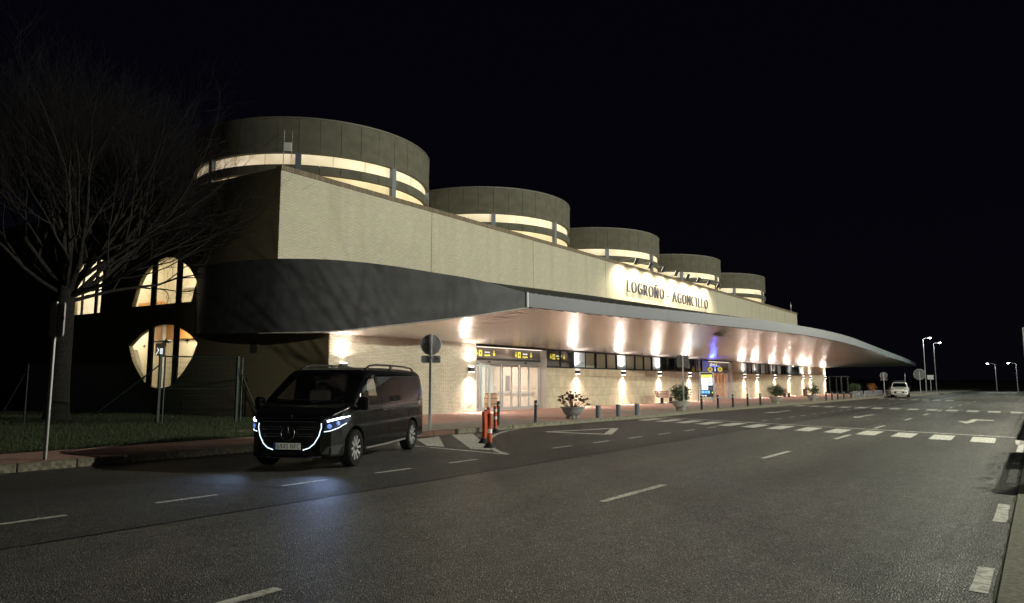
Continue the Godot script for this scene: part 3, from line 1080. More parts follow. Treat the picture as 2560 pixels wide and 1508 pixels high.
func terminal() -> void:
	term = thing("terminal_building", "long brick airport terminal with curved canopy and five lit roof drums", "building", Vector3.ZERO)
	var dark := mat("inside_wall", 0.3, 0.28, 0.24, 0.9)
	# carcass
	slab("back_wall", Vector3(-45.4, 0, -100.6), Vector3(-45, 10.8, -16.2), dark, term)
	slab("far_end_wall", Vector3(-45, 0, -101.0), Vector3(-23.0, 3.6, -100.6), m_wall, term)
	slab("far_end_wall", Vector3(-45, 3.6, -100.6), Vector3(-26.2, 11.1, -100.2), m_wall, term)
	slab("roof_slab", Vector3(-45, 10.3, -100.2), Vector3(-26.65, 10.6, -18.6), mat("roof_felt", 0.08, 0.08, 0.08, 0.9), term)
	slab("hall_partition", Vector3(-29.2, 0, -100), Vector3(-29, 3.6, -19.2), dark, term)
	# upper wall: brick face on a thick core, soldier-course coping
	slab("wall_core", Vector3(-26.6, 6.2, -100.6), Vector3(-26.21, 11.0, -18.1), dark, term)
	var up := part("brick_wall", wall_z(-26.2, -17.95, -100.6, 6.2, 10.98), m_wall, term)
	var m := MB.new()
	rng.seed = 14
	var z := -17.93
	while z > -100.6:
		var w := 0.083
		var k := rng.randf_range(0.75, 1.1)
		m.col = Color(0.25 * k, 0.2 * k, 0.14 * k)
		m.cbox(Vector3(-26.36 + rng.randf_range(-0.006, 0.006), 11.08 + rng.randf_range(-0.004, 0.004), z - w / 2), Vector3(0.42, 0.24, w - 0.01), 0.006)
		z -= w
	part("coping", m, m_brick, up).set_meta("kind", "stuff")
	for zj in [-27.6, -37.3, -47.0, -57.2, -76.5, -86.5]:
		slab("movement_joint", Vector3(-26.202, 6.3, zj - 0.012), Vector3(-26.196, 10.95, zj + 0.012), mat("joint_black", 0.06, 0.055, 0.045, 0.9), up)
	# lower brick wall left of the arrivals doors
	var low := slab("brick_wall", Vector3(-23.4, 0, -27.64), Vector3(-23.012, 3.75, -18.35), mat("mortar", 0.3, 0.27, 0.2, 0.95), term)
	bricks_on(-23.01, -18.32, -27.63, 0.14, 3.7, 300, low)
	# stone clad lower wall
	var core := mat("wall_core", 0.2, 0.18, 0.14, 0.9)
	var sw := group_node("stone_wall", term)
	slab("wall_core", Vector3(-23.4, 0, -59.2), Vector3(-23.03, 2.5, -34.02), core, sw)
	stone_wall(-34.02, -59.2, sw)
	slab("wall_core", Vector3(-23.4, 0, -89.4), Vector3(-23.03, 2.5, -67.9), core, sw)
	stone_wall(-67.9, -89.4, sw)
	slab("wall_core", Vector3(-23.4, 0, -67.9), Vector3(-23.03, 3.6, -65.15), core, sw)
	stone_wall(-65.15, -67.9, sw, 1.4)
	slab("stone_panel", Vector3(-23.03, 2.54, -67.9), Vector3(-22.98, 3.58, -65.15), m_stone[1], sw)
	var bw := slab("brick_wall", Vector3(-23.4, 0, -100.6), Vector3(-23.012, 3.7, -89.4), mat("mortar", 0.3, 0.27, 0.2, 0.95), term)
	slab("stone_pier", Vector3(-23.01, 0.13, -92.2), Vector3(-22.98, 3.6, -89.42), m_stone[2], bw)
	part("brick_face", wall_z(-22.985, -92.2, -101.0, 0.13, 3.6), m_wall, bw)
	slab("header", Vector3(-23.4, 3.575, -59.2), Vector3(-23.02, 3.75, -34.0), core, term)
	slab("header", Vector3(-23.4, 3.575, -89.4), Vector3(-23.02, 3.75, -67.9), core, term)
	slab("header", Vector3(-23.4, 3.62, -34.0), Vector3(-23.02, 3.78, -27.64), core, term)
	slab("header", Vector3(-23.4, 3.62, -65.15), Vector3(-23.02, 3.78, -59.2), core, term)
	slab("sign_backing", Vector3(-23.4, 2.55, -37.05), Vector3(-23.31, 3.57, -34.15), mat("sign_fascia", 0.24, 0.215, 0.21, 0.5, 0.2), term)
	ribbon(-34.1, -37.1, "dd", term)
	ribbon(-37.1, -59.2, "pbbbpbbbpddddddp", term)
	ribbon(-67.9, -89.4, "pgggpgggpddpddp", term)
	doorway(-27.66, -34.0, [-27.7, -28.5, -29.28, -30.32, -31.22, -31.96, -32.86, -33.96], Color(0.72, 0.64, 0.56), 10.0, "arrivals_entrance")
	doorway(-59.22, -65.12, [-59.3, -60.2, -61.0, -62.0, -62.85, -63.75, -65.08], Color(0.62, 0.3, 0.11), 7.0, "departures_entrance")
	# inner glazed screen and notices of the arrivals lobby
	var ae: Node = term.get_node("arrivals_entrance")
	var al := mat("aluminium", 0.5, 0.49, 0.5, 0.35, 0.75)
	slab("inner_glazing", Vector3(-26.9, 0.14, -33.95), Vector3(-26.85, 2.9, -31.6), mat("inner_glazing", 0.5, 0.6, 0.62, 0.25), ae)
	for zz in [-31.6, -32.4, -33.2]:
		slab("inner_frame", Vector3(-26.84, 0.14, zz - 0.05), Vector3(-26.78, 2.95, zz + 0.05), al, ae)
	slab("notice", Vector3(-23.418, 1.15, -31.05), Vector3(-23.412, 2.0, -30.65), mat("notice_paper", 0.5, 0.45, 0.48, 0.7), ae)
	slab("lobby_rail", Vector3(-26.9, 0.95, -33.98), Vector3(-23.9, 1.1, -33.9), mat("light_trim", 0.5, 0.48, 0.46, 0.5), ae)
	var de: Node = term.get_node("departures_entrance")
	slab("notice", Vector3(-23.41, 1.3, -62.0), Vector3(-23.4, 2.2, -61.6), mat("notice_paper", 0.5, 0.45, 0.48, 0.7), de)
	for yy in [0.9, 1.7, 2.3]:
		slab("counter_shelf", Vector3(-26.9, yy, -64.8), Vector3(-26.5, yy + 0.05, -59.6), mat("shelf_wood", 0.75, 0.45, 0.2, 0.5), de)

# ------------------------------------------------------------------ canopy
# fascia points: x, z, bottom, top
var EDGE := [[-31.7, -17.35, 3.9, 7.03], [-29.8, -16.6, 3.82, 6.82], [-27.8, -16.35, 3.7, 6.76], [-26.2, -16.3, 3.64, 6.68], [-24.2, -16.6, 3.6, 6.58], [-22.3, -17.75, 3.64, 6.5], [-20.9, -19.3, 3.88, 6.36], [-19.75, -21.05, 4.17, 6.15], [-18.65, -22.6, 4.46, 5.92], [-17.6, -24.6, 4.87, 5.5]]
var FRONT := [[-17.6, -24.6], [-16.6, -30.8], [-14.75, -38.9], [-13.65, -44.3], [-13.0, -49.4], [-12.6, -56.8], [-12.7, -64], [-13.1, -71.1], [-14.7, -94.2], [-17.0, -128], [-19.6, -161]]
func smooth_rows(src: Array, per: int) -> Array:
	var out := []
	for k in src.size() - 1:
		for j in per:
			var t := float(j) / per
			var row := []
			for e in src[0].size():
				row.append(cubic_interpolate(src[k][e], src[k + 1][e], src[maxi(k - 1, 0)][e], src[mini(k + 2, src.size() - 1)][e], t))
			out.append(row)
	out.append(src[-1])
	return out
func edge_at(z: float, band: Array, fr: Array) -> Vector2: # x and height of the soffit edge
	if z > -24.6:
		var k := band.size() - 1
		while k > 0 and band[k - 1][1] < z and band[k - 1][1] > band[k][1]: k -= 1
		if k == 0: return Vector2(band[0][0], band[0][2])
		var t: float = clampf((z - band[k][1]) / maxf(band[k - 1][1] - band[k][1], 0.001), 0, 1)
		return Vector2(lerpf(band[k][0], band[k - 1][0], t), lerpf(band[k][2], band[k - 1][2], t))
	for k in fr.size() - 1:
		if z <= fr[k][1] and z >= fr[k + 1][1]:
			return Vector2(lerpf(fr[k][0], fr[k + 1][0], (fr[k][1] - z) / (fr[k][1] - fr[k + 1][1])), 4.9)
	return Vector2(-19.6, 4.9)
func back_at(z: float) -> Vector2:
	if z > -101.0: return Vector2(-23.0, 3.6)
	var t := clampf((-101.0 - z) / 60.0, 0, 1)
	return Vector2(lerpf(-23.0, -19.65, t), lerpf(3.6, 4.88, t))
func roof_h(z: float) -> float:
	var h := [[-17.0, 6.9], [-24.6, 7.3], [-32.0, 7.62], [-45.0, 8.05], [-56.0, 8.3], [-101.0, 8.5]]
	for k in h.size() - 1:
		if z <= h[k][0] and z >= h[k + 1][0]:
			return lerpf(h[k][1], h[k + 1][1], (h[k][0] - z) / (h[k][0] - h[k + 1][0]))
	return 6.9
func canopy() -> void:
	var cn := group_node("canopy", term)
	var band := smooth_rows(EDGE, 5)
	var fr := smooth_rows(FRONT, 6)
	var slate := mat("slate_render", 0.085, 0.085, 0.095, 0.65)
	slate.albedo_texture = noise_tex(15, 0.015, 256, Color(0.85, 0.85, 0.85), Color(1, 1, 1), 5)
	tri_tex(slate, 2.6)
	var steel := mat("fascia_metal", 0.125, 0.13, 0.15, 0.5, 0.2)
	var lo := []
	var hi := []
	for r in band:
		lo.append(Vector3(r[0], r[2], r[1])); hi.append(Vector3(r[0], r[3], r[1]))
	var m := MB.new()
	m.strip(lo, hi)
	var lo2 := []
	var hi2 := []
	for k in lo.size():
		var inw := Vector3(-0.05, 0, -0.14)
		lo2.append(lo[k] + inw); hi2.append(hi[k] + inw)
	m.strip(lo2, hi2, true)
	m.strip(hi, hi2)
	m.strip(lo2, lo)
	part("end_wall", m, slate, cn)
	m = MB.new()
	var tr := []
	for p in lo.slice(18): tr.append(p + Vector3(0.012, -0.015, 0.012))
	m.tube(tr, [0.028], 6)
	part("edge_trim", m, mat("light_trim", 0.5, 0.48, 0.46, 0.5), cn)
	# fascia in sheet lengths, each a part
	var step := 3
	for k in range(0, fr.size() - 1, step):
		var a := []
		var b := []
		var a2 := []
		var b2 := []
		for j in range(k, mini(k + step, fr.size() - 1) + 1):
			var p := Vector3(fr[j][0], 4.9, fr[j][1])
			if j == mini(k + step, fr.size() - 1) and j < fr.size() - 1: p.z += 0.012
			a.append(p); b.append(p + Vector3(0.03, 0.6, 0))
			a2.append(p + Vector3(-0.12, 0, 0)); b2.append(p + Vector3(-0.12, 0.6, 0))
		m = MB.new()
		m.strip(a, b)
		m.strip(b, b2)
		m.strip(a2, a)
		m.strip(a2, b2, true)
		part("fascia", m, steel, cn)
	m = MB.new()
	m.cbox(Vector3(-17.62, 5.2, -24.58), Vector3(0.16, 0.72, 0.16), 0.03)
	part("tip_cap", m, mat("tip_metal", 0.26, 0.27, 0.3, 0.45, 0.2), cn)
	# standing brackets along the fascia top
	m = MB.new()
	for k in range(0, fr.size()):
		var q: Array = fr[k]
		m.box(Vector3(q[0] - 0.1, 5.53, q[1]), Vector3(0.04, 0.05, 0.04))
		if k < fr.size() - 1:
			m.box(Vector3((q[0] + fr[k + 1][0]) / 2 - 0.1, 5.52, (q[1] + fr[k + 1][1]) / 2), Vector3(0.03, 0.04, 0.03))
	part("gutter_clip", m, mat("galvanised", 0.35, 0.36, 0.37, 0.5, 0.5), cn).set_meta("kind", "stuff")
	# roof sheet
	m = MB.new()
	var ra := []
	var rb := []
	for k in range(15, band.size()):
		ra.append(Vector3(band[k][0], band[k][3] - 0.02, band[k][1])); rb.append(Vector3(-26.18, roof_h(band[k][1]), minf(band[k][1], -17.9)))
	for k in range(1, fr.size()):
		ra.append(Vector3(fr[k][0] - 0.05, 5.48, fr[k][1]))
		rb.append(Vector3(-26.18 if fr[k][1] > -101 else back_at(fr[k][1]).x, roof_h(fr[k][1]) if fr[k][1] > -100.8 else 5.3, fr[k][1]))
	m.strip(ra, rb)
	part("roof_sheet", m, mat("roof_metal", 0.03, 0.032, 0.032, 0.7, 0.1), cn)
	# soffit: one metal board after another, running along the building
	var bw := 0.15
	var x := -22.95
	var sof := group_node("soffit", cn)
	while x < -12.7:
		var zt := -17.9
		while edge_at(zt, band, fr).x < x + bw and zt > -60: zt -= 0.15
		var zb := -160.0
		while (edge_at(zb, band, fr).x < x + bw or back_at(zb).x > x) and zb < -60: zb += 0.5
		if zt - zb > 1.0:
			var zs := []
			var zz := zt
			while zz > zb:
				zs.append(zz)
				zz -= 1.2 if zz > -26 else 3.0
			zs.append(zb)
			var L := []
			var R := []
			var L2 := []
			var R2 := []
			for q in zs:
				var e := edge_at(q, band, fr)
				var b := back_at(q)
				var f := func(xx: float) -> float: return lerpf(b.y, e.y, clampf((xx - b.x) / maxf(e.x - b.x, 0.1), 0, 1.05))
				L.append(Vector3(x + 0.012, f.call(x + 0.012), q)); R.append(Vector3(x + bw - 0.012, f.call(x + bw - 0.012), q))
				L2.append(L[-1] + Vector3(-0.006, 0.05, 0)); R2.append(R[-1] + Vector3(0.006, 0.05, 0))
			m = MB.new()
			m.bowed(L, R, 0.42)
			m.strip(L2, L)
			m.strip(R, R2)
			part("soffit_board", m, m_soffit, sof)
		x += bw
	# dark backing behind the joints
	m = MB.new()
	var ba := []
	var bb := []
	var zq := -17.6
	while zq > -160:
		var e := edge_at(zq, band, fr)
		var b := back_at(zq)
		ba.append(Vector3(b.x - 0.05, b.y + 0.05, zq)); bb.append(Vector3(e.x - 0.03, e.y + 0.04, zq))
		zq -= 0.4 if zq > -25 else 3.0
	m.strip(ba, bb)
	part("soffit_backing", m, mat("soffit_backing", 0.1, 0.09, 0.085, 0.8), cn)
	# a flush access hatch left hanging open a little
	m = MB.new()
	m.t = Transform3D(Basis(Vector3(0, 0, 1), -0.25), Vector3(-15.8, 4.5, -43.0))
	m.cbox(Vector3.ZERO, Vector3(1.0, 0.03, 1.4), 0.01)
	part("access_hatch", m, m_soffit, cn)

# ------------------------------------------------------------------ drums
func ring(m: MB, r0: float, r1: float, y0: float, y1: float, a0: float, a1: float, seg: int) -> void:
	var la := []; var lb := []; var ia := []; var ib := []
	for k in seg + 1:
		var a := deg_to_rad(lerpf(a0, a1, float(k) / seg))
		var d := Vector3(sin(a), 0, cos(a))
		la.append(d * r1 + Vector3(0, y0, 0)); lb.append(d * r1 + Vector3(0, y1, 0))
		ia.append(d * r0 + Vector3(0, y0, 0)); ib.append(d * r0 + Vector3(0, y1, 0))
	m.strip(la, lb)
	m.strip(lb, ib)
	m.strip(ib, ia)
	m.strip(ia, la)
	for e in [0, seg]:
		if e == 0: m.quad(ia[e], la[e], lb[e], ib[e])
		else: m.quad(la[e], ia[e], ib[e], lb[e])
func drums() -> void:
	var frame := mat("drum_mullion", 0.2, 0.22, 0.26, 0.5, 0.3)
	var dusty := noise_tex(71, 0.012, 256, Color(0.8, 0.78, 0.74), Color(1, 1, 1), 6)
	for e in 2:
		var g := glow("drum_window_low" if e == 0 else "drum_window", 1.0, 0.74 if e == 0 else 0.8, 0.44 if e == 0 else 0.56, 0.64 if e == 0 else 0.72)
		g.emission_texture = dusty
		g.emission_operator = BaseMaterial3D.EMISSION_OP_MULTIPLY
		tri_tex(g, 5.3)
	for i in 5:
		var d := group_node("roof_drum", term)
		d.position = Vector3(-35, 0, -26.5 - 16.4 * i)
		# cast concrete crown of panels with open joints
		for k in 40:
			var m := MB.new()
			ring(m, 6.62, 6.92 + 0.004 * (k % 3), 13.52, 15.38, k * 9.0 + 0.08, k * 9.0 + 8.92, 3)
			part("concrete_panel", m, m_conc, d)
		for k in 40:
			var m := MB.new()
			ring(m, 6.6, 6.91 + 0.004 * (k % 2), 12.42, 12.9, k * 9.0 + 0.08, k * 9.0 + 8.92, 3)
			part("ring_panel", m, m_conc, d)
		var m := MB.new()
		ring(m, 6.5, 6.96, 15.385, 15.46, 0, 360, 120)
		part("top_rim", m, mat("rim_metal", 0.22, 0.21, 0.18, 0.5, 0.3), d)
		m = MB.new()
		m.lathe([Vector2(6.6, 15.2), Vector2(0.01, 15.2)], 60)
		part("drum_roof", m, mat("roof_felt", 0.08, 0.08, 0.08, 0.9), d)
		m = MB.new()
		ring(m, 6.3, 6.9, 10.4, 11.0, 0, 360, 90)
		part("drum_base", m, m_conc, d)
		for k in 8:
			m = MB.new()
			ring(m, 6.55, 6.93, 11.0, 13.52, k * 45 - 1.2, k * 45 + 1.2, 2)
			part("mullion", m, frame, d)
			for e in 2:
				m = MB.new()
				var y0 := 11.0 if e == 0 else 12.9
				ring(m, 6.66, 6.70, y0 + 0.002, (12.42 if e == 0 else 13.52) - 0.002, k * 45 + 1.2, k * 45 + 43.8, 16)
				part("window_pane", m, glow("drum_window_low" if e == 0 else "drum_window", 1.0, 0.74 if e == 0 else 0.8, 0.44 if e == 0 else 0.56, 0.58 if e == 0 else 0.66), d)
			m = MB.new()
			for q in [15.0, 30.0]:
				ring(m, 6.64, 6.712, 12.9, 13.52, k * 45 + q - 0.09, k * 45 + q + 0.09, 1)
			part("glazing_joint", m, mat("joint_pale", 0.6, 0.52, 0.4, 0.7), d)

# ------------------------------------------------------------------ end wall with the shield windows
func end_wall() -> void:
	var u := Vector3(-0.9939, 0, 0.1105)
	var xf := Transform3D(Basis(u, Vector3.UP, u.cross(Vector3.UP)), Vector3(-23, 0, -18.3))
	var ew := group_node("gable_wall", term)
	ew.transform = xf
	var w1 := PackedVector2Array([Vector2(11.16, 4.45), Vector2(10.35, 4.38), Vector2(9.9, 4.24), Vector2(9.42, 4.06), Vector2(8.95, 3.82), Vector2(8.45, 3.47), Vector2(8.77, 2.82), Vector2(9.1, 2.45), Vector2(9.4, 2.13), Vector2(9.97, 1.67), Vector2(10.41, 1.45), Vector2(11.24, 1.33), Vector2(12.04, 1.45), Vector2(12.48, 1.69), Vector2(13.02, 2.16), Vector2(13.35, 2.5), Vector2(13.62, 2.87), Vector2(13.9, 3.47), Vector2(13.16, 3.94), Vector2(12.8, 4.1), Vector2(12.42, 4.24), Vector2(11.97, 4.37)])
	var w2 := PackedVector2Array([Vector2(9.08, 5.45), Vector2(8.91, 5.95), Vector2(8.73, 6.39), Vector2(9.0, 6.73), Vector2(9.28, 7.02), Vector2(9.62, 7.27), Vector2(9.98, 7.48), Vector2(10.74, 7.75), Vector2(11.2, 7.79), Vector2(11.5, 7.76), Vector2(12.0, 7.64), Vector2(12.41, 7.47), Vector2(13.08, 7.0), Vector2(13.54, 6.36), Vector2(13.86, 5.45)])
	var w3 := PackedVector2Array([Vector2(16.75, 5.3), Vector2(16.7, 8.13), Vector2(17.5, 8.25), Vector2(18.3, 8.25), Vector2(19.1, 8.05), Vector2(19.42, 7.2), Vector2(19.4, 6.2), Vector2(19.3, 5.3)])
	var body := CSGPolygon3D.new()
	body.name = "brick_gable"
	body.polygon = PackedVector2Array([Vector2(0, 0), Vector2(31, 0), Vector2(31, 11.1), Vector2(3.26, 11.1), Vector2(3.26, 6.9), Vector2(0.02, 3.75)])
	body.depth = 0.2
	body.position = Vector3(0, 0, 0.2)
	var mw := mat("gable_brick_shaded", 0.42, 0.385, 0.29, 0.9)  # same brick as the other walls, its shade put into a darker colour
	mw.albedo_texture = m_wall.albedo_texture
	mw.uv1_triplanar = true
	mw.uv1_world_triplanar = true
	mw.uv1_scale = Vector3(0.5, 0.49, 0.5)
	body.material = mw
	ew.add_child(body)
	for w in [w1, w2, w3]:
		var h := CSGPolygon3D.new()
		h.name = num(body, "opening")
		h.polygon = w
		h.depth = 2.0
		h.position = Vector3(0, 0, 0.8)
		h.operation = CSGShape3D.OPERATION_SUBTRACTION
		h.material = mw
		body.add_child(h, true)
	var gl := glass("gable_glass", 0.8, 0.85, 0.85, 0.05)
	var blk := mat("black_mullion", 0.012, 0.012, 0.014, 0.5)
	for k in 3:
		var win := group_node("shield_window", ew)
		var m := MB.new()
		m.prism([w1, w2, w3][k], 0.1, 0.112)
		part("pane", m, gl, win)
		for e in [[[11.95, 12.32], [9.94, 10.3]], [[11.95, 12.32], [9.94, 10.3]], [[17.15, 17.35], [18.55, 18.65]]][k]:
			m = MB.new()
			var y0: float = [1.3, 5.45, 5.25][k]
			var y1: float = [4.45, 7.85, 8.3][k]
			m.box(Vector3((e[0] + e[1]) / 2, (y0 + y1) / 2, 0.05), Vector3(e[1] - e[0], y1 - y0, 0.09))
			part("mullion", m, blk, win)
		if k == 2:
			m = MB.new()
			m.box(Vector3(18, 6.55, 0.05), Vector3(2.6, 0.06, 0.07))
			part("transom", m, blk, win)
		if k == 0:
			for b in [[12.75, 3.45, 0.1], [11.02, 3.62, 0.2], [9.35, 3.62, 0.12]]:
				m = MB.new()
				var s: float = b[2]
				var p := PackedVector2Array()
				for q in [Vector2(0, 0.9), Vector2(0.25, 0.3), Vector2(1.3, -0.1), Vector2(1.5, -0.6), Vector2(0.5, -0.25), Vector2(0.25, -0.5), Vector2(0.4, -1.4), Vector2(0, -0.9), Vector2(-0.4, -1.4), Vector2(-0.25, -0.5), Vector2(-0.5, -0.25), Vector2(-1.5, -0.6), Vector2(-1.3, -0.1), Vector2(-0.25, 0.3)]:
					p.append(Vector2(b[0], b[1]) + q * s)
				m.prism(p, 0.092, 0.096)
				part("bird_sticker", m, blk, win)
	# lit rooms behind
	var cream := mat("room_cream", 0.72, 0.65, 0.47, 0.85)
	var white := mat("room_white", 0.72, 0.7, 0.64, 0.85)
	var wood := mat("room_wood", 0.62, 0.3, 0.09, 0.6)
	var room := group_node("lit_room", ew)
	slab("room_wall", Vector3(6, 0, 2.6), Vector3(24, 4.9, 2.8), cream, room)
	slab("room_wall", Vector3(6, 0, 0.47), Vector3(6.2, 4.9, 2.6), cream, room)
	slab("room_wall", Vector3(23.8, 0, 0.47), Vector3(24, 4.9, 2.6), white, room)
	slab("room_floor", Vector3(6.2, 0.1, 0.47), Vector3(23.8, 0.25, 2.6), mat("lobby_floor", 0.42, 0.38, 0.34, 0.3), room)
	slab("room_floor", Vector3(6, 4.9, 0.46), Vector3(24, 5.15, 2.8), white, room)
	slab("wood_band", Vector3(6.2, 3.95, 2.45), Vector3(15.6, 4.88, 2.59), wood, room)
	slab("wood_band", Vector3(6.21, 3.95, 0.5), Vector3(6.35, 4.88, 2.44), wood, room)
	slab("column", Vector3(14.6, 0.25, 2.3), Vector3(14.75, 4.89, 2.44), white, room)
	var m := MB.new()
	m.lathe([Vector2(1.15, 0.26), Vector2(0.12, 3.35), Vector2(0, 3.4)], 4, Vector3(15.7, 0, 1.45))
	part("stair_cone", m, white, room)
	slab("upper_wall", Vector3(6, 5.15, 2.8), Vector3(24, 9.2, 3.0), cream, room)
	slab("upper_wall", Vector3(6, 5.15, 0.47), Vector3(6.2, 9.2, 2.8), cream, room)
	slab("upper_wall", Vector3(23.8, 5.15, 0.47), Vector3(24, 9.2, 2.8), white, room)
	slab("upper_wall", Vector3(20.2, 5.15, 0.47), Vector3(20.35, 9.2, 2.8), white, room)
	slab("upper_ceiling", Vector3(6, 9.0, 0.47), Vector3(24, 9.2, 3.0), white, room)
	slab("wood_band", Vector3(15.4, 5.16, 2.6), Vector3(17.6, 6.1, 2.79), wood, room)
	slab("picture_rail", Vector3(6.2, 6.7, 2.7), Vector3(14.3, 6.8, 2.79), white, room)
	for e in [[12.2, 4.86, 1.4, 3.2], [17.5, 4.86, 1.4, 3.2], [12.5, 8.97, 1.5, 4.5], [18.0, 8.97, 1.5, 5.5], [22.2, 8.97, 1.5, 8.0]]:
		slab("ceiling_light", Vector3(e[0] - 0.6, e[1] - 0.02, e[2] - 0.6), Vector3(e[0] + 0.6, e[1], e[2] + 0.6), glow("room_glow", 1, 0.9, 0.72, 2.0), room)
		area(Vector3(e[0], e[1] - 0.05, e[2]), Vector3(0, -1, 0), Vector2(1.2, 1.2), e[3] * 4.0, Color(1, 0.95, 0.84), room)
	# hanging sign inside
	slab("hanging_sign", Vector3(12.65, 3.0, 1.1), Vector3(13.4, 3.65, 1.18), mat("dark_sign", 0.06, 0.065, 0.06, 0.5), room)
	m = MB.new()
	m.box(Vector3(12.86, 3.2, 1.09), Vector3(0.22, 0.34, 0.01))
	part("sign_symbol", m, glow("sign_white", 0.8, 0.9, 1.0, 1.0), room)
	m = MB.new()
	m.t = Transform3D(Basis(Vector3(0, 0, 1), 0.78), Vector3(13.2, 3.17, 1.09))
	m.box(Vector3.ZERO, Vector3(0.06, 0.36, 0.01))
	m.box(Vector3(0.07, 0.15, 0), Vector3(0.18, 0.06, 0.012))
	part("sign_arrow", m, glow("sign_white", 0.8, 0.9, 1.0, 1.0), room)
	m = MB.new()
	m.cbox(Vector3(12.95, 3.73, 1.1), Vector3(1.5, 0.09, 0.24), 0.03)
	part("sign_light", m, mat("dark_sign", 0.06, 0.065, 0.06, 0.5), room)
	slab("wall_vent", Vector3(4.3, 2.9, -0.02), Vector3(4.75, 3.4, -0.003), mat("vent", 0.05, 0.05, 0.045, 0.8), ew)

# ------------------------------------------------------------------ lamps on the facade
func facade_lamps() -> void:
	var zs := [-18.95, -27.1, -37.3, -43.3, -49.1, -54.8, -68.2, -72.1, -78.0, -83.5, -89.4, -92.8, -100.4]
	var what := ["at the near brick corner above the van", "between the brick wall and the arrivals doors", "where orange stone meets the ribbon window", "on the pale stone above the middle low bollard", "on the pale stone above the bench", "on pale stone beside the square road sign", "just past the departures doors", "on the pale stone beside the white fountain", "on the pale stone behind the second green shrub", "on the last pale stone under dark windows", "at the end of the second ribbon window", "on the far orange stone pier", "at the far brick corner of the facade"]
	var box := mat("lamp_box", 0.05, 0.05, 0.055, 0.4, 0.3)
	for k in zs.size():
		var o := thing("wall_lamp", "small dark up and down wall lamp " + what[k], "wall lamp", Vector3(-22.86, 2.29, zs[k]), 0, "up and down lamps along the facade")
		var m := MB.new()
		m.cbox(Vector3.ZERO, Vector3(0.2, 0.22, 0.3), 0.012)
		part("housing", m, box, o)
		m = MB.new()
		m.box(Vector3(-0.06, 0, 0), Vector3(0.12, 0.12, 0.16))
		part("bracket", m, box, o)
		for s in [-1.0, 1.0]:
			m = MB.new()
			m.cbox(Vector3(0.01, s * 0.135, 0), Vector3(0.16, 0.035, 0.24), 0.006)
			part("lens", m, glow("lens_glow", 1, 0.92, 0.85, 6.0), o)
		spot(Vector3(0.02, 0.17, 0), Vector3(0.0, 1.4, 0), 8.0, 38.0, LAMP, 0.7, o, 0.06)
		spot(Vector3(0.06, 0.18, 0), Vector3(1.1, 1.4, 0), 3.4, 84.0, LAMP, 0.15, o, 0.06)
		spot(Vector3(0.06, -0.18, 0), Vector3(0.5, -1.4, 0), 14.0, 70.0, LAMP, 1.0, o, 0.06)
		spot(Vector3(0.02, -0.17, 0), Vector3(-0.02, -1.4, 0), 42.0, 27.0, LAMP, 0.8, o, 0.05)

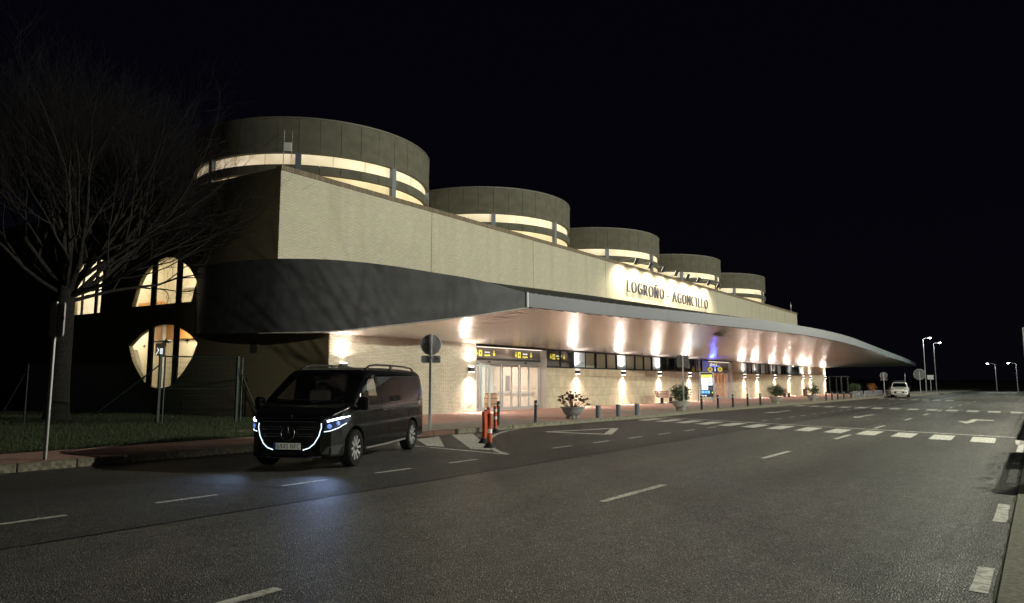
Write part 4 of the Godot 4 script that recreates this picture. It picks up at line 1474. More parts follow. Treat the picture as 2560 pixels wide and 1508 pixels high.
func sign_lettering() -> void:
	var o := thing("terminal_name", "grey metal letters reading the airport name, standing off the lit brick wall", "lettering", Vector3(-26.2, 8.9, -50.25), PI / 2)
	var met := mat("letter_metal", 0.045, 0.047, 0.07, 0.4, 0.4)
	var f := func(text: String, x0: float, x1: float) -> void:
		var n := text.length()
		var wd := 0.0
		var meshes := []
		for ch in text:
			var t := words(ch, 0.95, 0.1)
			var b := t.get_aabb()
			meshes.append([t, b])
			wd += b.size.x
		var gap := 0.3
		var sx := (x1 - x0 - gap * (n - 1)) / wd
		var x := x0
		var base := words("L", 0.95, 0.1).get_aabb().position.y
		for e in meshes:
			var b: AABB = e[1]
			inst("letter", e[0], met, o, Transform3D(Basis.from_scale(Vector3(sx, 1, 1)), Vector3(x - b.position.x * sx, -base, 0.14)))
			x += b.size.x * sx + gap
	f.call("LOGROÑO", 0.0, 6.95)
	f.call("AGONCILLO", 8.8, 17.2)
	inst("letter", words("-", 0.95, 0.1), met, o, Transform3D(Basis.from_scale(Vector3(1.4, 1, 1)), Vector3(7.85, -words("L", 0.95, 0.1).get_aabb().position.y, 0.14)))
	# floodlights on outrigger arms along the coping
	var zs := [-49.4, -51.9, -54.4, -57.0, -59.5, -62.0, -64.5, -67.0]
	var nth := ["first", "second", "third", "fourth", "fifth", "sixth", "seventh", "last"]
	for k in zs.size():
		var a := thing("arm_floodlight", "%s floodlight from the viewer, on a thin arm over the airport name" % nth[k], "floodlight", Vector3(-26.3, 11.2, zs[k]), 0, "floodlights over the airport name")
		var m := MB.new()
		m.tube([Vector3(0, 0, 0), Vector3(0, 0.12, 0), Vector3(1.5, 0.2, 0)], [0.025], 6)
		part("arm", m, mat("arm_grey", 0.4, 0.38, 0.33, 0.5, 0.2), a)
		m = MB.new()
		m.t = Transform3D(Basis(Vector3(0, 0, 1), -0.5), Vector3(1.55, -0.08, 0))
		m.cbox(Vector3.ZERO, Vector3(0.16, 0.5, 0.3), 0.02)
		part("housing", m, mat("lamp_box", 0.05, 0.05, 0.055, 0.4, 0.3), a)
		m = MB.new()
		m.t = Transform3D(Basis(Vector3(0, 0, 1), -0.5), Vector3(1.55, -0.08, 0))
		m.box(Vector3(-0.09, -0.02, 0), Vector3(0.02, 0.4, 0.24))
		part("lens", m, glow("flood_glow", 1, 0.9, 0.72, 3.0), a)
		m = MB.new()
		m.tube([Vector3(1.5, 0.2, 0), Vector3(1.55, 0.1, 0)], [0.04], 6)
		part("hinge", m, mat("arm_grey", 0.4, 0.38, 0.33, 0.5, 0.2), a)
		spot(Vector3(1.4, -0.12, 0), Vector3(0.1, -3.0, 0), 48.0, 68.0, Color(1.0, 0.94, 0.8), 1.0, a, 0.12)
	# aerials on the wall corners
	var an := thing("aerial", "thin twin-pole aerial with a white box at the near wall corner", "aerial", Vector3(-26.3, 11.2, -18.1), 0.75)
	var mm := MB.new()
	mm.tube([Vector3.ZERO, Vector3(0, 1.65, 0)], [0.018], 6)
	part("pole", mm, mat("galvanised", 0.35, 0.36, 0.37, 0.5, 0.5), an)
	mm = MB.new()
	mm.tube([Vector3(0.36, 0.35, 0.02), Vector3(0.36, 1.6, 0.02)], [0.014], 6)
	part("pole", mm, mat("galvanised", 0.35, 0.36, 0.37, 0.5, 0.5), an)
	mm = MB.new()
	mm.cbox(Vector3(0.17, 0.88, 0.02), Vector3(0.34, 0.4, 0.08), 0.01)
	part("box", mm, mat("white_plastic", 0.6, 0.6, 0.58, 0.5), an)
	an = thing("aerial", "single thin aerial at the far end of the upper wall", "aerial", Vector3(-26.4, 11.2, -98.5))
	mm = MB.new()
	mm.tube([Vector3.ZERO, Vector3(0, 1.3, 0)], [0.03], 6)
	part("pole", mm, mat("galvanised", 0.35, 0.36, 0.37, 0.5, 0.5), an)
	mm = MB.new()
	mm.tube([Vector3(0, 0.55, 0), Vector3(0, 1.0, 0)], [0.08], 8)
	part("radome", mm, mat("white_plastic", 0.6, 0.6, 0.58, 0.5), an)
	# arrivals and departures lettering over the doors
	var yel := glow("sign_yellow", 0.95, 0.8, 0.12, 0.9)
	var wht := glow("sign_text", 0.9, 0.9, 0.85, 0.85)
	for e in [[-28.95, "near end of the arrivals doors", 0], [-32.4, "far end of the arrivals doors", 0], [-61.5, "departures doors", 1], [-35.75, "stone between the two entrances, behind ribbon glass", 2]]:
		var s := thing("door_sign", "illuminated yellow and white direction lettering over the " + e[1], "sign", Vector3(-23.415 if e[2] < 2 else -23.3, 3.17, e[0]), PI / 2, "lettering over the doors")
		for x in [-0.78, 0.68]:
			var m := MB.new()
			m.prism(PackedVector2Array([Vector2(x - 0.025, 0.16), Vector2(x - 0.025, -0.05), Vector2(x - 0.09, 0.02), Vector2(x - 0.11, -0.01), Vector2(x, -0.14), Vector2(x + 0.11, -0.01), Vector2(x + 0.09, 0.02), Vector2(x + 0.025, -0.05), Vector2(x + 0.025, 0.16)]), 0, 0.012)
			part("arrow", m, yel if e[2] != 1 else wht, s)
		var m := MB.new()
		m.cbox(Vector3(-0.47, 0, 0.006), Vector3(0.27, 0.32, 0.012), 0.003)
		part("pictogram_tile", m, yel if e[2] != 1 else wht, s)
		m = MB.new()
		var sgn := -1.0 if e[2] == 0 else 1.0
		m.t = Transform3D(Basis(Vector3(0, 0, 1), sgn * 0.6), Vector3(-0.47, 0, 0.014))
		m.prism(PackedVector2Array([Vector2(-0.11, 0.02), Vector2(-0.1, -0.02), Vector2(-0.02, -0.015), Vector2(0.03, -0.1), Vector2(0.05, -0.1), Vector2(0.03, -0.01), Vector2(0.1, 0.0), Vector2(0.1, 0.02), Vector2(0.03, 0.025), Vector2(0.04, 0.09), Vector2(0.02, 0.09), Vector2(-0.02, 0.025)]), 0, 0.004)
		part("plane_symbol", m, mat("black_plastic", 0.015, 0.015, 0.016, 0.3), s)
		inst("text", words("Arrivals" if e[2] == 0 else "Departures", 0.085, 0.012, true), wht, s, Transform3D(Basis.IDENTITY, Vector3(0.1, 0.06, 0.006)))
		inst("text", words("Llegadas" if e[2] == 0 else "Salidas", 0.085, 0.012, true), yel if e[2] != 1 else wht, s, Transform3D(Basis.IDENTITY, Vector3(0.1, -0.1, 0.006)))
# ------------------------------------------------------------------ the bare tree
func big_tree() -> void:
	rng.seed = 2024
	var bark := mat("bark", 0.05, 0.044, 0.039, 0.95)
	bark.albedo_texture = noise_tex(17, 0.04, 256, Color(0.5, 0.5, 0.5), Color(1, 1, 1), 5)
	tri_tex(bark, 0.9)
	var twig := mat("twig", 0.02, 0.017, 0.016, 0.9)
	var base := Vector3(-31.2, 0.12, -11.6)
	var t := thing("bare_tree", "large bare winter tree spreading in front of the shaded brick end wall", "tree", base)
	var m := MB.new()
	var bend := Vector3(-0.35, 0, -0.3)
	m.tube([Vector3(0, -0.1, 0), Vector3(0.02, 0.4, 0), Vector3(0.02, 1.5, 0), Vector3(0.1, 3.2, 0), Vector3(0.2, 4.6, 0.05), Vector3(0.25, 5.4, 0.05)], [0.56, 0.43, 0.38, 0.34, 0.34, 0.3], 14)
	part("trunk", m, bark, t)
	var tw := MB.new()
	var count := [0]
	# right in the picture is about (0.6, 0, -0.8) here, away from the viewer is (-0.8, 0, -0.6)
	var rt := Vector3(0.6, 0, -0.8)
	var aw := Vector3(-0.8, 0, -0.6)
	var limbs := [[1.05, 0.1, 1.0, 0.2], [0.75, 0.5, 1.0, 0.19], [0.45, -0.5, 1.0, 0.2], [0.12, 0.3, 1.0, 0.2], [-0.18, -0.35, 1.0, 0.19], [-0.5, 0.2, 1.0, 0.18], [-0.85, -0.2, 0.9, 0.17], [0.95, -0.5, 0.55, 0.15], [-1.0, 0.4, 0.6, 0.14], [0.3, 0.75, 0.9, 0.16], [1.25, 0.25, 0.5, 0.13], [0.05, -0.8, 0.8, 0.15], [1.1, 0.3, 0.28, 0.13], [0.7, -0.35, 0.3, 0.12], [-0.65, -0.5, 0.5, 0.13], [-0.3, 0.6, 0.9, 0.16], [0.6, 0.1, 1.3, 0.2], [-0.05, 0.05, 1.3, 0.2], [0.85, 0.15, 0.75, 0.16]]
	for L in limbs:
		var d: Vector3 = (rt * L[0] + aw * L[1] + Vector3.UP * L[2]).normalized()
		var p := Vector3(0.22, 4.6 + rng.randf() * 0.7, 0.05)
		var lm := MB.new()
		limb(lm, tw, p, d, L[3] * 0.66, 0, count)
		part("limb", lm, bark, t)
	# hanging twigs low on the trunk side
	for k in 26:
		var a := rng.randf() * TAU
		var p := Vector3(0.2, 3.2 + rng.randf() * 1.8, 0) + Vector3(cos(a), 0, sin(a)) * 0.3
		twigs(tw, p, Vector3(cos(a), -0.2 + rng.randf() * 0.5, sin(a)).normalized(), 0.02, 3, count)
	part("twigs", tw, twig, t).set_meta("kind", "stuff")
	var t2 := copy(t, Vector3(7.2, 0.02, 0.9), 2.1, "second bare tree, on the side pavement beside and behind the viewer")
	t2.get_node("twigs").free() # twigs left out so its branches throw clearer shadows

func limb(lm: MB, tw: MB, p: Vector3, d: Vector3, r: float, depth: int, count: Array) -> void:
	var pts := [p]
	var rad := [r]
	var q := p
	var dir := d
	var n := 7
	var seg := [0.85, 0.62, 0.42][mini(depth, 2)] as float
	for k in n:
		dir = (dir + Vector3(rng.randfn(0, 0.07), 0.07 + rng.randfn(0, 0.09), rng.randfn(0, 0.1))).normalized()
		q += dir * seg * rng.randf_range(0.85, 1.15)
		pts.append(q)
		var rr: float = maxf(r * (1.0 - 0.78 * (k + 1) / n), 0.008)
		rad.append(rr)
		if k >= 1:
			var nb := 1 if depth < 2 else 2
			for e in nb:
				var side := dir.cross(Vector3(rng.randfn(), rng.randfn(), rng.randfn())).normalized()
				var nd := (dir * rng.randf_range(0.7, 1.1) + side * rng.randf_range(0.45, 0.9) + Vector3.UP * 0.22).normalized()
				if depth < 2 and rr > 0.03 and rng.randf() < 0.9:
					limb(lm, tw, q, nd, rr * 0.68, depth + 1, count)
				else:
					twigs(tw, q, nd, minf(rr * 0.7, 0.014), 0, count)
	twigs(tw, q, dir, 0.009, 0, count)
	lm.tube(pts, rad, 7 if depth == 0 else 5, false)

func twigs(tw: MB, p: Vector3, d: Vector3, r: float, depth: int, count: Array) -> void:
	if count[0] > 14000: return
	count[0] += 1
	var pts := [p]
	var dir := d
	var q := p
	for k in 4:
		dir = (dir + Vector3(rng.randfn(0, 0.13), 0.09 + rng.randfn(0, 0.1), rng.randfn(0, 0.13))).normalized()
		q += dir * rng.randf_range(0.2, 0.36)
		pts.append(q)
		if depth < 2 and k > 0 and rng.randf() < 0.8:
			var side := dir.cross(Vector3(rng.randfn(), rng.randfn(), rng.randfn())).normalized()
			twigs(tw, q, (dir + side * rng.randf_range(0.4, 0.9)).normalized(), r * 0.7, depth + 1, count)
	tw.tube(pts, [r, r * 0.85, r * 0.65, r * 0.5, r * 0.3], 3, false)

# ------------------------------------------------------------------ fence before the gable
func fence() -> void:
	var green := mat("green_metal", 0.015, 0.03, 0.026, 0.5, 0.2)
	var A := Vector3(-25.4, 0.15, -12.7)
	var B := Vector3(-23.9, 0.15, -14.85)
	var f := thing("mesh_fence", "green welded mesh fence panel between two posts before the shield window", "fence", A)
	for e in [[Vector3.ZERO, 2.5], [B - A, 2.45]]:
		var m := MB.new()
		m.cbox(e[0] + Vector3(0, e[1] / 2, 0), Vector3(0.1, e[1], 0.1), 0.01)
		part("post", m, green, f)
		m = MB.new()
		m.cbox(e[0] + Vector3(0.1, e[1] / 2 - 0.02, -0.12), Vector3(0.05, e[1] - 0.04, 0.05), 0.008)
		part("gate_stile", m, green, f)
	var m := MB.new()
	var d := B - A
	m.tube([Vector3(0, 2.42, 0), d + Vector3(0, 2.4, 0)], [0.025], 6)
	part("top_rail", m, green, f)
	m = MB.new()
	m.tube([Vector3(0, 1.25, 0), d + Vector3(0, 1.23, 0)], [0.015], 6)
	part("middle_rail", m, green, f)
	m = MB.new()
	for k in range(1, 44):
		var p := d * (k / 44.0)
		m.tube([p + Vector3(0, 0.1, 0), p + Vector3(0, 2.4, 0)], [0.0035], 4, false)
	for k in range(1, 12):
		var y := k * 0.2
		m.tube([Vector3(0, y, 0), d + Vector3(0, y, 0)], [0.0035], 4, false)
	part("wire_mesh", m, green, f).set_meta("kind", "stuff")
	m = MB.new()
	m.tube([Vector3(-0.05, 2.1, 0), Vector3(-1.2, 0.3, 1.7)], [0.025], 6)
	part("brace", m, green, f)
	m = MB.new()
	m.tube([d + Vector3(0.1, 2.0, 0), d + Vector3(0.7, 0.05, -0.6)], [0.02], 6)
	part("brace", m, green, f)
	var C := Vector3(-29.1, 0.15, -9.8)
	var g := thing("chain_link_fence", "chain link fence running left from the green gate post past the tree", "fence", A)
	m = MB.new()
	m.tube([C - A, C - A + Vector3(0, 2.15, 0)], [0.03], 8)
	part("post", m, green, g)
	m = MB.new()
	m.tube([C - A + Vector3(0, 2.0, 0), C - A + Vector3(-0.7, 0.05, 0.6)], [0.02], 6)
	part("brace", m, green, g)
	m = MB.new()
	var D := C - A
	var n := 95
	for k in n:
		for sgn in [-1, 1]:
			var p := D * (float(k) / n)
			var q := D * (float(clampi(k + sgn * 34, 0, n)) / n)
			var h0 := 0.05 if sgn > 0 else 0.05
			var rise := 2.1 * absf(float(clampi(k + sgn * 34, 0, n) - k)) / 34.0
			m.tube([p + Vector3(0, h0, 0), q + Vector3(0, h0 + rise, 0)], [0.0025], 3, false)
	part("chain_link", m, green, g).set_meta("kind", "stuff")
	var E := D * 2.2
	m = MB.new()
	m.tube([E, E + Vector3(0, 2.15, 0)], [0.03], 8)
	part("post", m, green, g)

# ------------------------------------------------------------------ street furniture
func sign_post(called: String, label: String, at: Vector3, top: float, turn: float, plates: Array) -> Node3D:
	var o := thing(called, label, "road sign", at, turn)
	var galv := mat("galvanised", 0.35, 0.36, 0.37, 0.5, 0.5)
	var back := mat("sign_back", 0.09, 0.09, 0.1, 0.55, 0.2) if at.z < -50 else mat("sign_back_lit", 0.3, 0.29, 0.31, 0.55, 0.1)  # near signs use a lighter copy of the back, light painted in
	var m := MB.new()
	m.cbox(Vector3(0, top / 2, 0.0), Vector3(0.085, top, 0.045), 0.01)
	part("pole", m, galv, o)
	for p in plates:
		m = MB.new()
		if p[0] == "disc":
			var c := PackedVector2Array()
			for k in 40: c.append(Vector2(cos(TAU * k / 40), sin(TAU * k / 40)) * p[2] + Vector2(0, p[1]))
			m.prism(c, -0.05, -0.03)
			var rim := MB.new()
			var ring_pts := []
			for k in 41: ring_pts.append(Vector3(cos(TAU * k / 40) * p[2], sin(TAU * k / 40) * p[2] + p[1], -0.04))
			rim.tube(ring_pts, [0.014], 6, false)
			part("disc", m, back, o)
			part("rim", rim, mat("light_metal", 0.48, 0.5, 0.54, 0.4, 0.4), o)
		else:
			var w: float = p[2]
			var h: float = p[3]
			var r := 0.05
			var c := PackedVector2Array()
			for k in 4:
				var cc := Vector2([w / 2 - r, -w / 2 + r, -w / 2 + r, w / 2 - r][k], [h / 2 - r, h / 2 - r, -h / 2 + r, -h / 2 + r][k])
				for j in 5: c.append(cc + Vector2.from_angle(PI / 2 * (k + j / 4.0)) * r + Vector2(0, p[1]))
			m.prism(c, -0.06, -0.03)
			part("plate", m, p[4] if p.size() > 4 else back, o)
		m = MB.new()
		m.cbox(Vector3(0, p[1] + 0.06, -0.01), Vector3(0.12, 0.05, 0.07), 0.005)
		part("clamp", m, galv, o)
		m = MB.new()
		m.box(Vector3(-0.17 if p[0] == "disc" else 0.18, p[1] + 0.02, -0.0285), Vector3(0.1, 0.07, 0.002))
		part("maker_label", m, mat("maker_label", 0.1, 0.1, 0.12, 0.5), o)
	return o

func street_things() -> void:
	sign_post("road_sign", "grey post with narrow pale rectangular plate seen edge on beside the lawn", Vector3(-15.5, 0.14, -5.62), 3.08, 0.22, [["plate", 2.72, 0.42, 0.68]])
	sign_post("road_sign", "back of a round road sign with small plate below, right behind the van", Vector3(-15.4, 0.14, -16.25), 3.02, 0.6, [["disc", 2.68, 0.32], ["plate", 2.22, 0.62, 0.23]])
	sign_post("road_sign", "dark back of a square road sign in front of the rounded green shrub", Vector3(-15.2, 0.14, -35.5), 2.96, 0.4, [["plate", 2.62, 0.62, 0.64, mat("sign_dark", 0.07, 0.06, 0.055, 0.6)]])
	# orange delineators
	var orange := mat("orange_plastic", 0.55, 0.075, 0.02, 0.5)
	var white := mat("white_band", 0.75, 0.75, 0.72, 0.5)
	var foot := mat("black_rubber", 0.018, 0.018, 0.018, 0.7)
	var spots := [[-12.1, -14.9, [], "plain orange post standing leftmost of the lane posts"], [-12.8, -15.85, [], "plain orange lane post between the leftmost post and the one with a low white band"], [-14.0, -17.45, [], "plain orange lane post mostly hidden behind the others"], [-11.15, -13.95, [0.36], "orange lane post nearest the viewer with one low white band"], [-14.4, -18.3, [0.42, 0.66], "orange lane post with two white bands nearest the arrivals doors"]]
	for e in spots:
		var o := thing("lane_post", e[3], "lane post", Vector3(e[0], 0.004, e[1]), 0, "orange lane posts by the hatched corner")
		var m := MB.new()
		m.lathe([Vector2(0.16, 0), Vector2(0.155, 0.03), Vector2(0.09, 0.09), Vector2(0.06, 0.13), Vector2(0.0, 0.131)], 20)
		part("foot", m, foot, o)
		m = MB.new()
		m.lathe([Vector2(0.058, 0.1), Vector2(0.06, 0.3), Vector2(0.058, 0.83), Vector2(0.052, 0.845), Vector2(0.0, 0.846)], 20)
		part("tube", m, orange, o)
		for y in e[2]:
			m = MB.new()
			m.lathe([Vector2(0.0595, y), Vector2(0.0615, y + 0.002), Vector2(0.0615, y + 0.1), Vector2(0.0595, y + 0.102)], 20)
			part("white_band", m, white, o)
	# bollards with a pale ring
	var bm := mat("bollard_grey", 0.075, 0.078, 0.085, 0.45, 0.2)
	var bd := mat("bollard_dark", 0.02, 0.019, 0.02, 0.45, 0.2)
	var bol := func(x: float, z: float, h: float, label: String, material: Material, group: String) -> void:
		var o := thing("bollard", label, "bollard", Vector3(x, 0.14, z), 0, group)
		var m := MB.new()
		m.lathe([Vector2(0.075, 0), Vector2(0.068, 0.02), Vector2(0.062, h - 0.17), Vector2(0.054, h - 0.165)], 18)
		part("shaft", m, material, o)
		m = MB.new()
		m.lathe([Vector2(0.06, h - 0.165), Vector2(0.066, h - 0.155), Vector2(0.066, h - 0.135), Vector2(0.06, h - 0.125)], 18)
		part("ring", m, mat("light_metal", 0.48, 0.5, 0.54, 0.4, 0.4), o)
		m = MB.new()
		m.lathe([Vector2(0.062, h - 0.125), Vector2(0.062, h - 0.02), Vector2(0.05, h), Vector2(0, h)], 18)
		part("cap", m, material, o)
	bol.call(-15.25, -19.55, 0.84, "grey ringed bollard in front of the wine barrel behind the glass", bm, "ringed bollards by the arrivals doors")
	bol.call(-15.22, -21.8, 0.83, "grey ringed bollard in front of the far end of the arrivals doors", bm, "ringed bollards by the arrivals doors")
	var nth := ["first dark slim bollard past the green shrub, in front of the information screen", "dark slim bollard in front of the wooden departures doors", "dark slim bollard in front of the orange stone past the departures doors", "dark slim bollard just right of the white fountain", "dark slim bollard next to the second green shrub"]
	var zz := [-37.4, -39.7, -42.0, -44.5, -46.8]
	for k in 5: bol.call(-14.98 + 0.06 * k, zz[k], 0.78, nth[k], bd, "dark slim bollards along the kerb")
	nth = ["first of the far dark bollards, just past the fourth planter", "second of the far dark bollards from the viewer", "third of the far dark bollards from the viewer", "fourth of the far dark bollards, in front of the low shrub", "last of the far dark bollards before the metal barrier"]
	zz = [-63.3, -65.4, -67.6, -70.0, -73.0]
	for k in 5: bol.call(-14.45, zz[k], 0.7, nth[k], bd, "far dark bollards along the kerb")
	nth = ["nearest of the three short thick grey bollards", "middle of the three short thick grey bollards", "farthest of the three short thick grey bollards, toward the bench"]
	zz = [-25.1, -26.75, -28.4]
	var fat := mat("fat_bollard", 0.1, 0.115, 0.135, 0.55)
	for k in 3:
		var o := thing("low_bollard", nth[k], "bollard", Vector3(-14.95 + 0.07 * k, 0.1, zz[k] - 0.9), 0, "short thick bollards at the dropped kerb")
		var m := MB.new()
		m.lathe([Vector2(0.115, 0), Vector2(0.112, 0.03), Vector2(0.105, 0.55), Vector2(0.09, 0.572), Vector2(0, 0.575)], 22)
		part("shaft", m, fat, o)
		m = MB.new()
		m.lathe([Vector2(0.13, 0.0), Vector2(0.13, 0.03), Vector2(0.11, 0.04)], 22)
		part("collar", m, fat, o)
	planters()
	benches()
	totem()
	# wine barrel inside the arrivals lobby
	var b := thing("wine_barrel", "wooden wine barrel with dark hoops standing behind the arrivals glass", "barrel", Vector3(-24.35, 0.14, -30.55))
	var m := MB.new()
	var wood := mat("barrel_wood", 0.5, 0.25, 0.09, 0.6)
	for k in 18:
		var q := MB.new()
		var a0 := TAU * k / 18 + 0.008
		var a1 := TAU * (k + 1) / 18 - 0.008
		var L := []
		var R := []
		for j in 9:
			var y := 0.92 * j / 8.0
			var r := 0.3 + 0.075 * (1.0 - pow(j / 4.0 - 1.0, 2))
			L.append(Vector3(sin(a0) * r, y, cos(a0) * r)); R.append(Vector3(sin(a1) * r, y, cos(a1) * r))
		q.strip(R, L)
		part("stave", q, mat("barrel_wood_%d" % (k % 3), 0.46 + 0.05 * (k % 3), 0.22 + 0.03 * (k % 3), 0.08, 0.6), b)
	for y in [0.06, 0.3, 0.6, 0.84]:
		m = MB.new()
		var r: float = 0.303 + 0.075 * (1.0 - pow(y / 0.46 - 1.0, 2))
		m.lathe([Vector2(r, y), Vector2(r + 0.004, y + 0.005), Vector2(r + 0.004, y + 0.045), Vector2(r, y + 0.05)], 30)
		part("hoop", m, mat("hoop_iron", 0.06, 0.055, 0.05, 0.5, 0.6), b)
	m = MB.new()
	m.lathe([Vector2(0.3, 0.89), Vector2(0, 0.891)], 24)
	part("lid", m, wood, b)
	# white drinking fountain
	var f := thing("drinking_fountain", "white drinking fountain with a round basin on a slim stem", "fountain", Vector3(-21.7, 0.14, -65.4))
	var fw := mat("fountain_white", 0.78, 0.77, 0.73, 0.5)
	m = MB.new()
	m.lathe([Vector2(0.3, 0), Vector2(0.28, 0.05), Vector2(0.14, 0.12), Vector2(0.12, 0.2), Vector2(0.1, 0.6), Vector2(0.09, 0.88)], 22)
	part("stem", m, fw, f)
	m = MB.new()
	m.lathe([Vector2(0.09, 0.88), Vector2(0.26, 0.93), Vector2(0.28, 0.97), Vector2(0.26, 0.99), Vector2(0.1, 0.96), Vector2(0, 0.955)], 24)
	part("basin", m, fw, f)
	m = MB.new()
	m.lathe([Vector2(0.06, 0.955), Vector2(0.08, 1.02), Vector2(0.07, 1.09), Vector2(0.03, 1.13), Vector2(0, 1.135)], 16)
	part("spout", m, fw, f)
	# grey pedestrian barriers far along the kerb
	for k in 4:
		var z := -74.5 - 5.0 * k
		var o := thing("barrier", "grey railed pedestrian barrier, %s in the row before the white patrol car" % ["first", "second", "third", "last"][k], "barrier", Vector3(kerb_x(z) - 0.55, 0.14, z), 0, "pedestrian barriers along the far kerb")
		var q := MB.new()
		q.tube([Vector3(0, 0, 0), Vector3(0, 0.62, 0), Vector3(0, 0.62, -4.6), Vector3(0, 0, -4.6)], [0.025], 6)
		part("rail", q, mat("galvanised", 0.35, 0.36, 0.37, 0.5, 0.5), o)
		for j in range(1, 20):
			q = MB.new()
			q.box(Vector3(0, 0.34, -0.23 * j), Vector3(0.03, 0.54, 0.06))
			part("bar", q, mat("barrier_grey", 0.2, 0.215, 0.23, 0.5, 0.3), o)

func planters() -> void:
	var stone := mat("planter_stone", 0.22, 0.23, 0.24, 0.75)
	var pale := mat("planter_pale", 0.36, 0.35, 0.31, 0.75)
	var soil := mat("soil", 0.04, 0.03, 0.02, 0.95)
	var data := [[-15.5, -24.85, 0.50, 0, stone, "dry brown flower heads in grey bowl planter nearest the arrivals doors"], [-15.5, -35.8, 0.52, 1, pale, "rounded green shrub in a bowl planter behind the square road sign"], [-15.05, -51.3, 0.5, 1, pale, "green shrub in a bowl planter just past the slim dark bollards"], [-14.95, -60.9, 0.48, 2, pale, "open leafy shrub in a bowl planter before the far row of bollards"], [-14.85, -77.0, 0.48, 1, pale, "low green shrub in a bowl planter behind the far bollards"], [-14.9, -86.4, 0.48, 3, pale, "rusty orange shrub in a bowl planter behind the metal barriers"]]
	for e in data:
		rng.seed = int(-e[1] * 10)
		var o := thing("planter", e[5], "planter", Vector3(e[0], 0.14, e[1]), 0.3, "bowl planters along the kerb")
		var R: float = e[2] * 1.02
		var m := MB.new()
		m.lathe([Vector2(0.0, 0.09), Vector2(R * 0.35, 0.1), Vector2(R * 0.62, 0.19), Vector2(R * 0.8, 0.32), Vector2(R * 0.86, 0.4), Vector2(R * 0.88, 0.41), Vector2(R * 0.88, 0.43), Vector2(R * 0.98, 0.44), Vector2(R, 0.46), Vector2(R, 0.49), Vector2(R * 0.9, 0.49), Vector2(R * 0.86, 0.44)], 36)
		m.lathe([Vector2(R * 0.73, 0.262), Vector2(R * 0.765, 0.265), Vector2(R * 0.775, 0.285), Vector2(R * 0.75, 0.29)], 36)
		part("bowl", m, e[4], o)
		m = MB.new()
		m.lathe([Vector2(R * 0.87, 0.45), Vector2(0, 0.47)], 24)
		part("soil", m, soil, o)
		for k in 3:
			var a := TAU * k / 3 + 0.4
			m = MB.new()
			m.lathe([Vector2(0, 0), Vector2(0.07, 0.01), Vector2(0.09, 0.06), Vector2(0.08, 0.12), Vector2(0.04, 0.16), Vector2(0, 0.17)], 12, Vector3(sin(a) * R * 0.42, 0, cos(a) * R * 0.42))
			part("foot", m, e[4], o)
		var pl := group_node("plant", o)
		if e[3] == 0:
			var st := mat("dry_stem", 0.16, 0.1, 0.06, 0.9)
			var hd := mat("dry_head", 0.11, 0.05, 0.035, 0.9)
			for k in 52:
				var a := rng.randf() * TAU
				var sp := rng.randf_range(0.1, 0.78)
				var top := Vector3(sin(a) * sp, 1.05 - sp * 0.45 + rng.randf_range(-0.16, 0.12), cos(a) * sp)
				m = MB.new()
				m.tube([Vector3(sin(a) * sp * 0.25, 0.46, cos(a) * sp * 0.25), top * Vector3(0.75, 0.8, 0.75) + Vector3(rng.randfn(0, 0.03), 0.02, rng.randfn(0, 0.03)), top], [0.008, 0.006, 0.005], 5)
				part("stem", m, st, pl)
				m = MB.new()
				for j in 26:
					leaf(m, top + Vector3(rng.randfn(), rng.randfn() * 0.6, rng.randfn()) * 0.032, 0.034)
				part("flower_head", m, hd, pl)
		else:
			m = MB.new()
			for k in 9:
				var a := rng.randf() * TAU
				var sp := rng.randf_range(0.15, 0.45)
				m.tube([Vector3(0, 0.45, 0), Vector3(sin(a) * sp * 0.6, 0.75, cos(a) * sp * 0.6), Vector3(sin(a) * sp, 1.1, cos(a) * sp)], [0.018, 0.012, 0.005], 5)
			part("stems", m, mat("dry_stem", 0.16, 0.1, 0.06, 0.9), pl).set_meta("kind", "stuff")
			var n: int = [0, 2600, 1300, 900][e[3]]
			var cl := []
			for k in 26:
				var d := Vector3(rng.randfn(), rng.randfn() * 0.8, rng.randfn()).normalized()
				cl.append(Vector3(0, 0.9, 0) + d * Vector3(0.42, 0.36, 0.42) * rng.randf_range(0.75, 1.08))
			m = MB.new()
			for k in n:
				var c: Vector3 = cl[rng.randi() % cl.size()]
				var tone := rng.randf_range(0.6, 1.25)
				m.col = Color(0.035 * tone, 0.062 * tone, 0.018 * tone) if e[3] < 3 else Color(0.28 * tone, 0.12 * tone, 0.025 * tone)
				leaf(m, c + Vector3(rng.randfn(), rng.randfn(), rng.randfn()) * 0.115, 0.042)
			var lm := mat("shrub_leaf", 1, 1, 1, 0.45)
			lm.vertex_color_use_as_albedo = true
			part("foliage", m, lm, pl).set_meta("kind", "stuff")

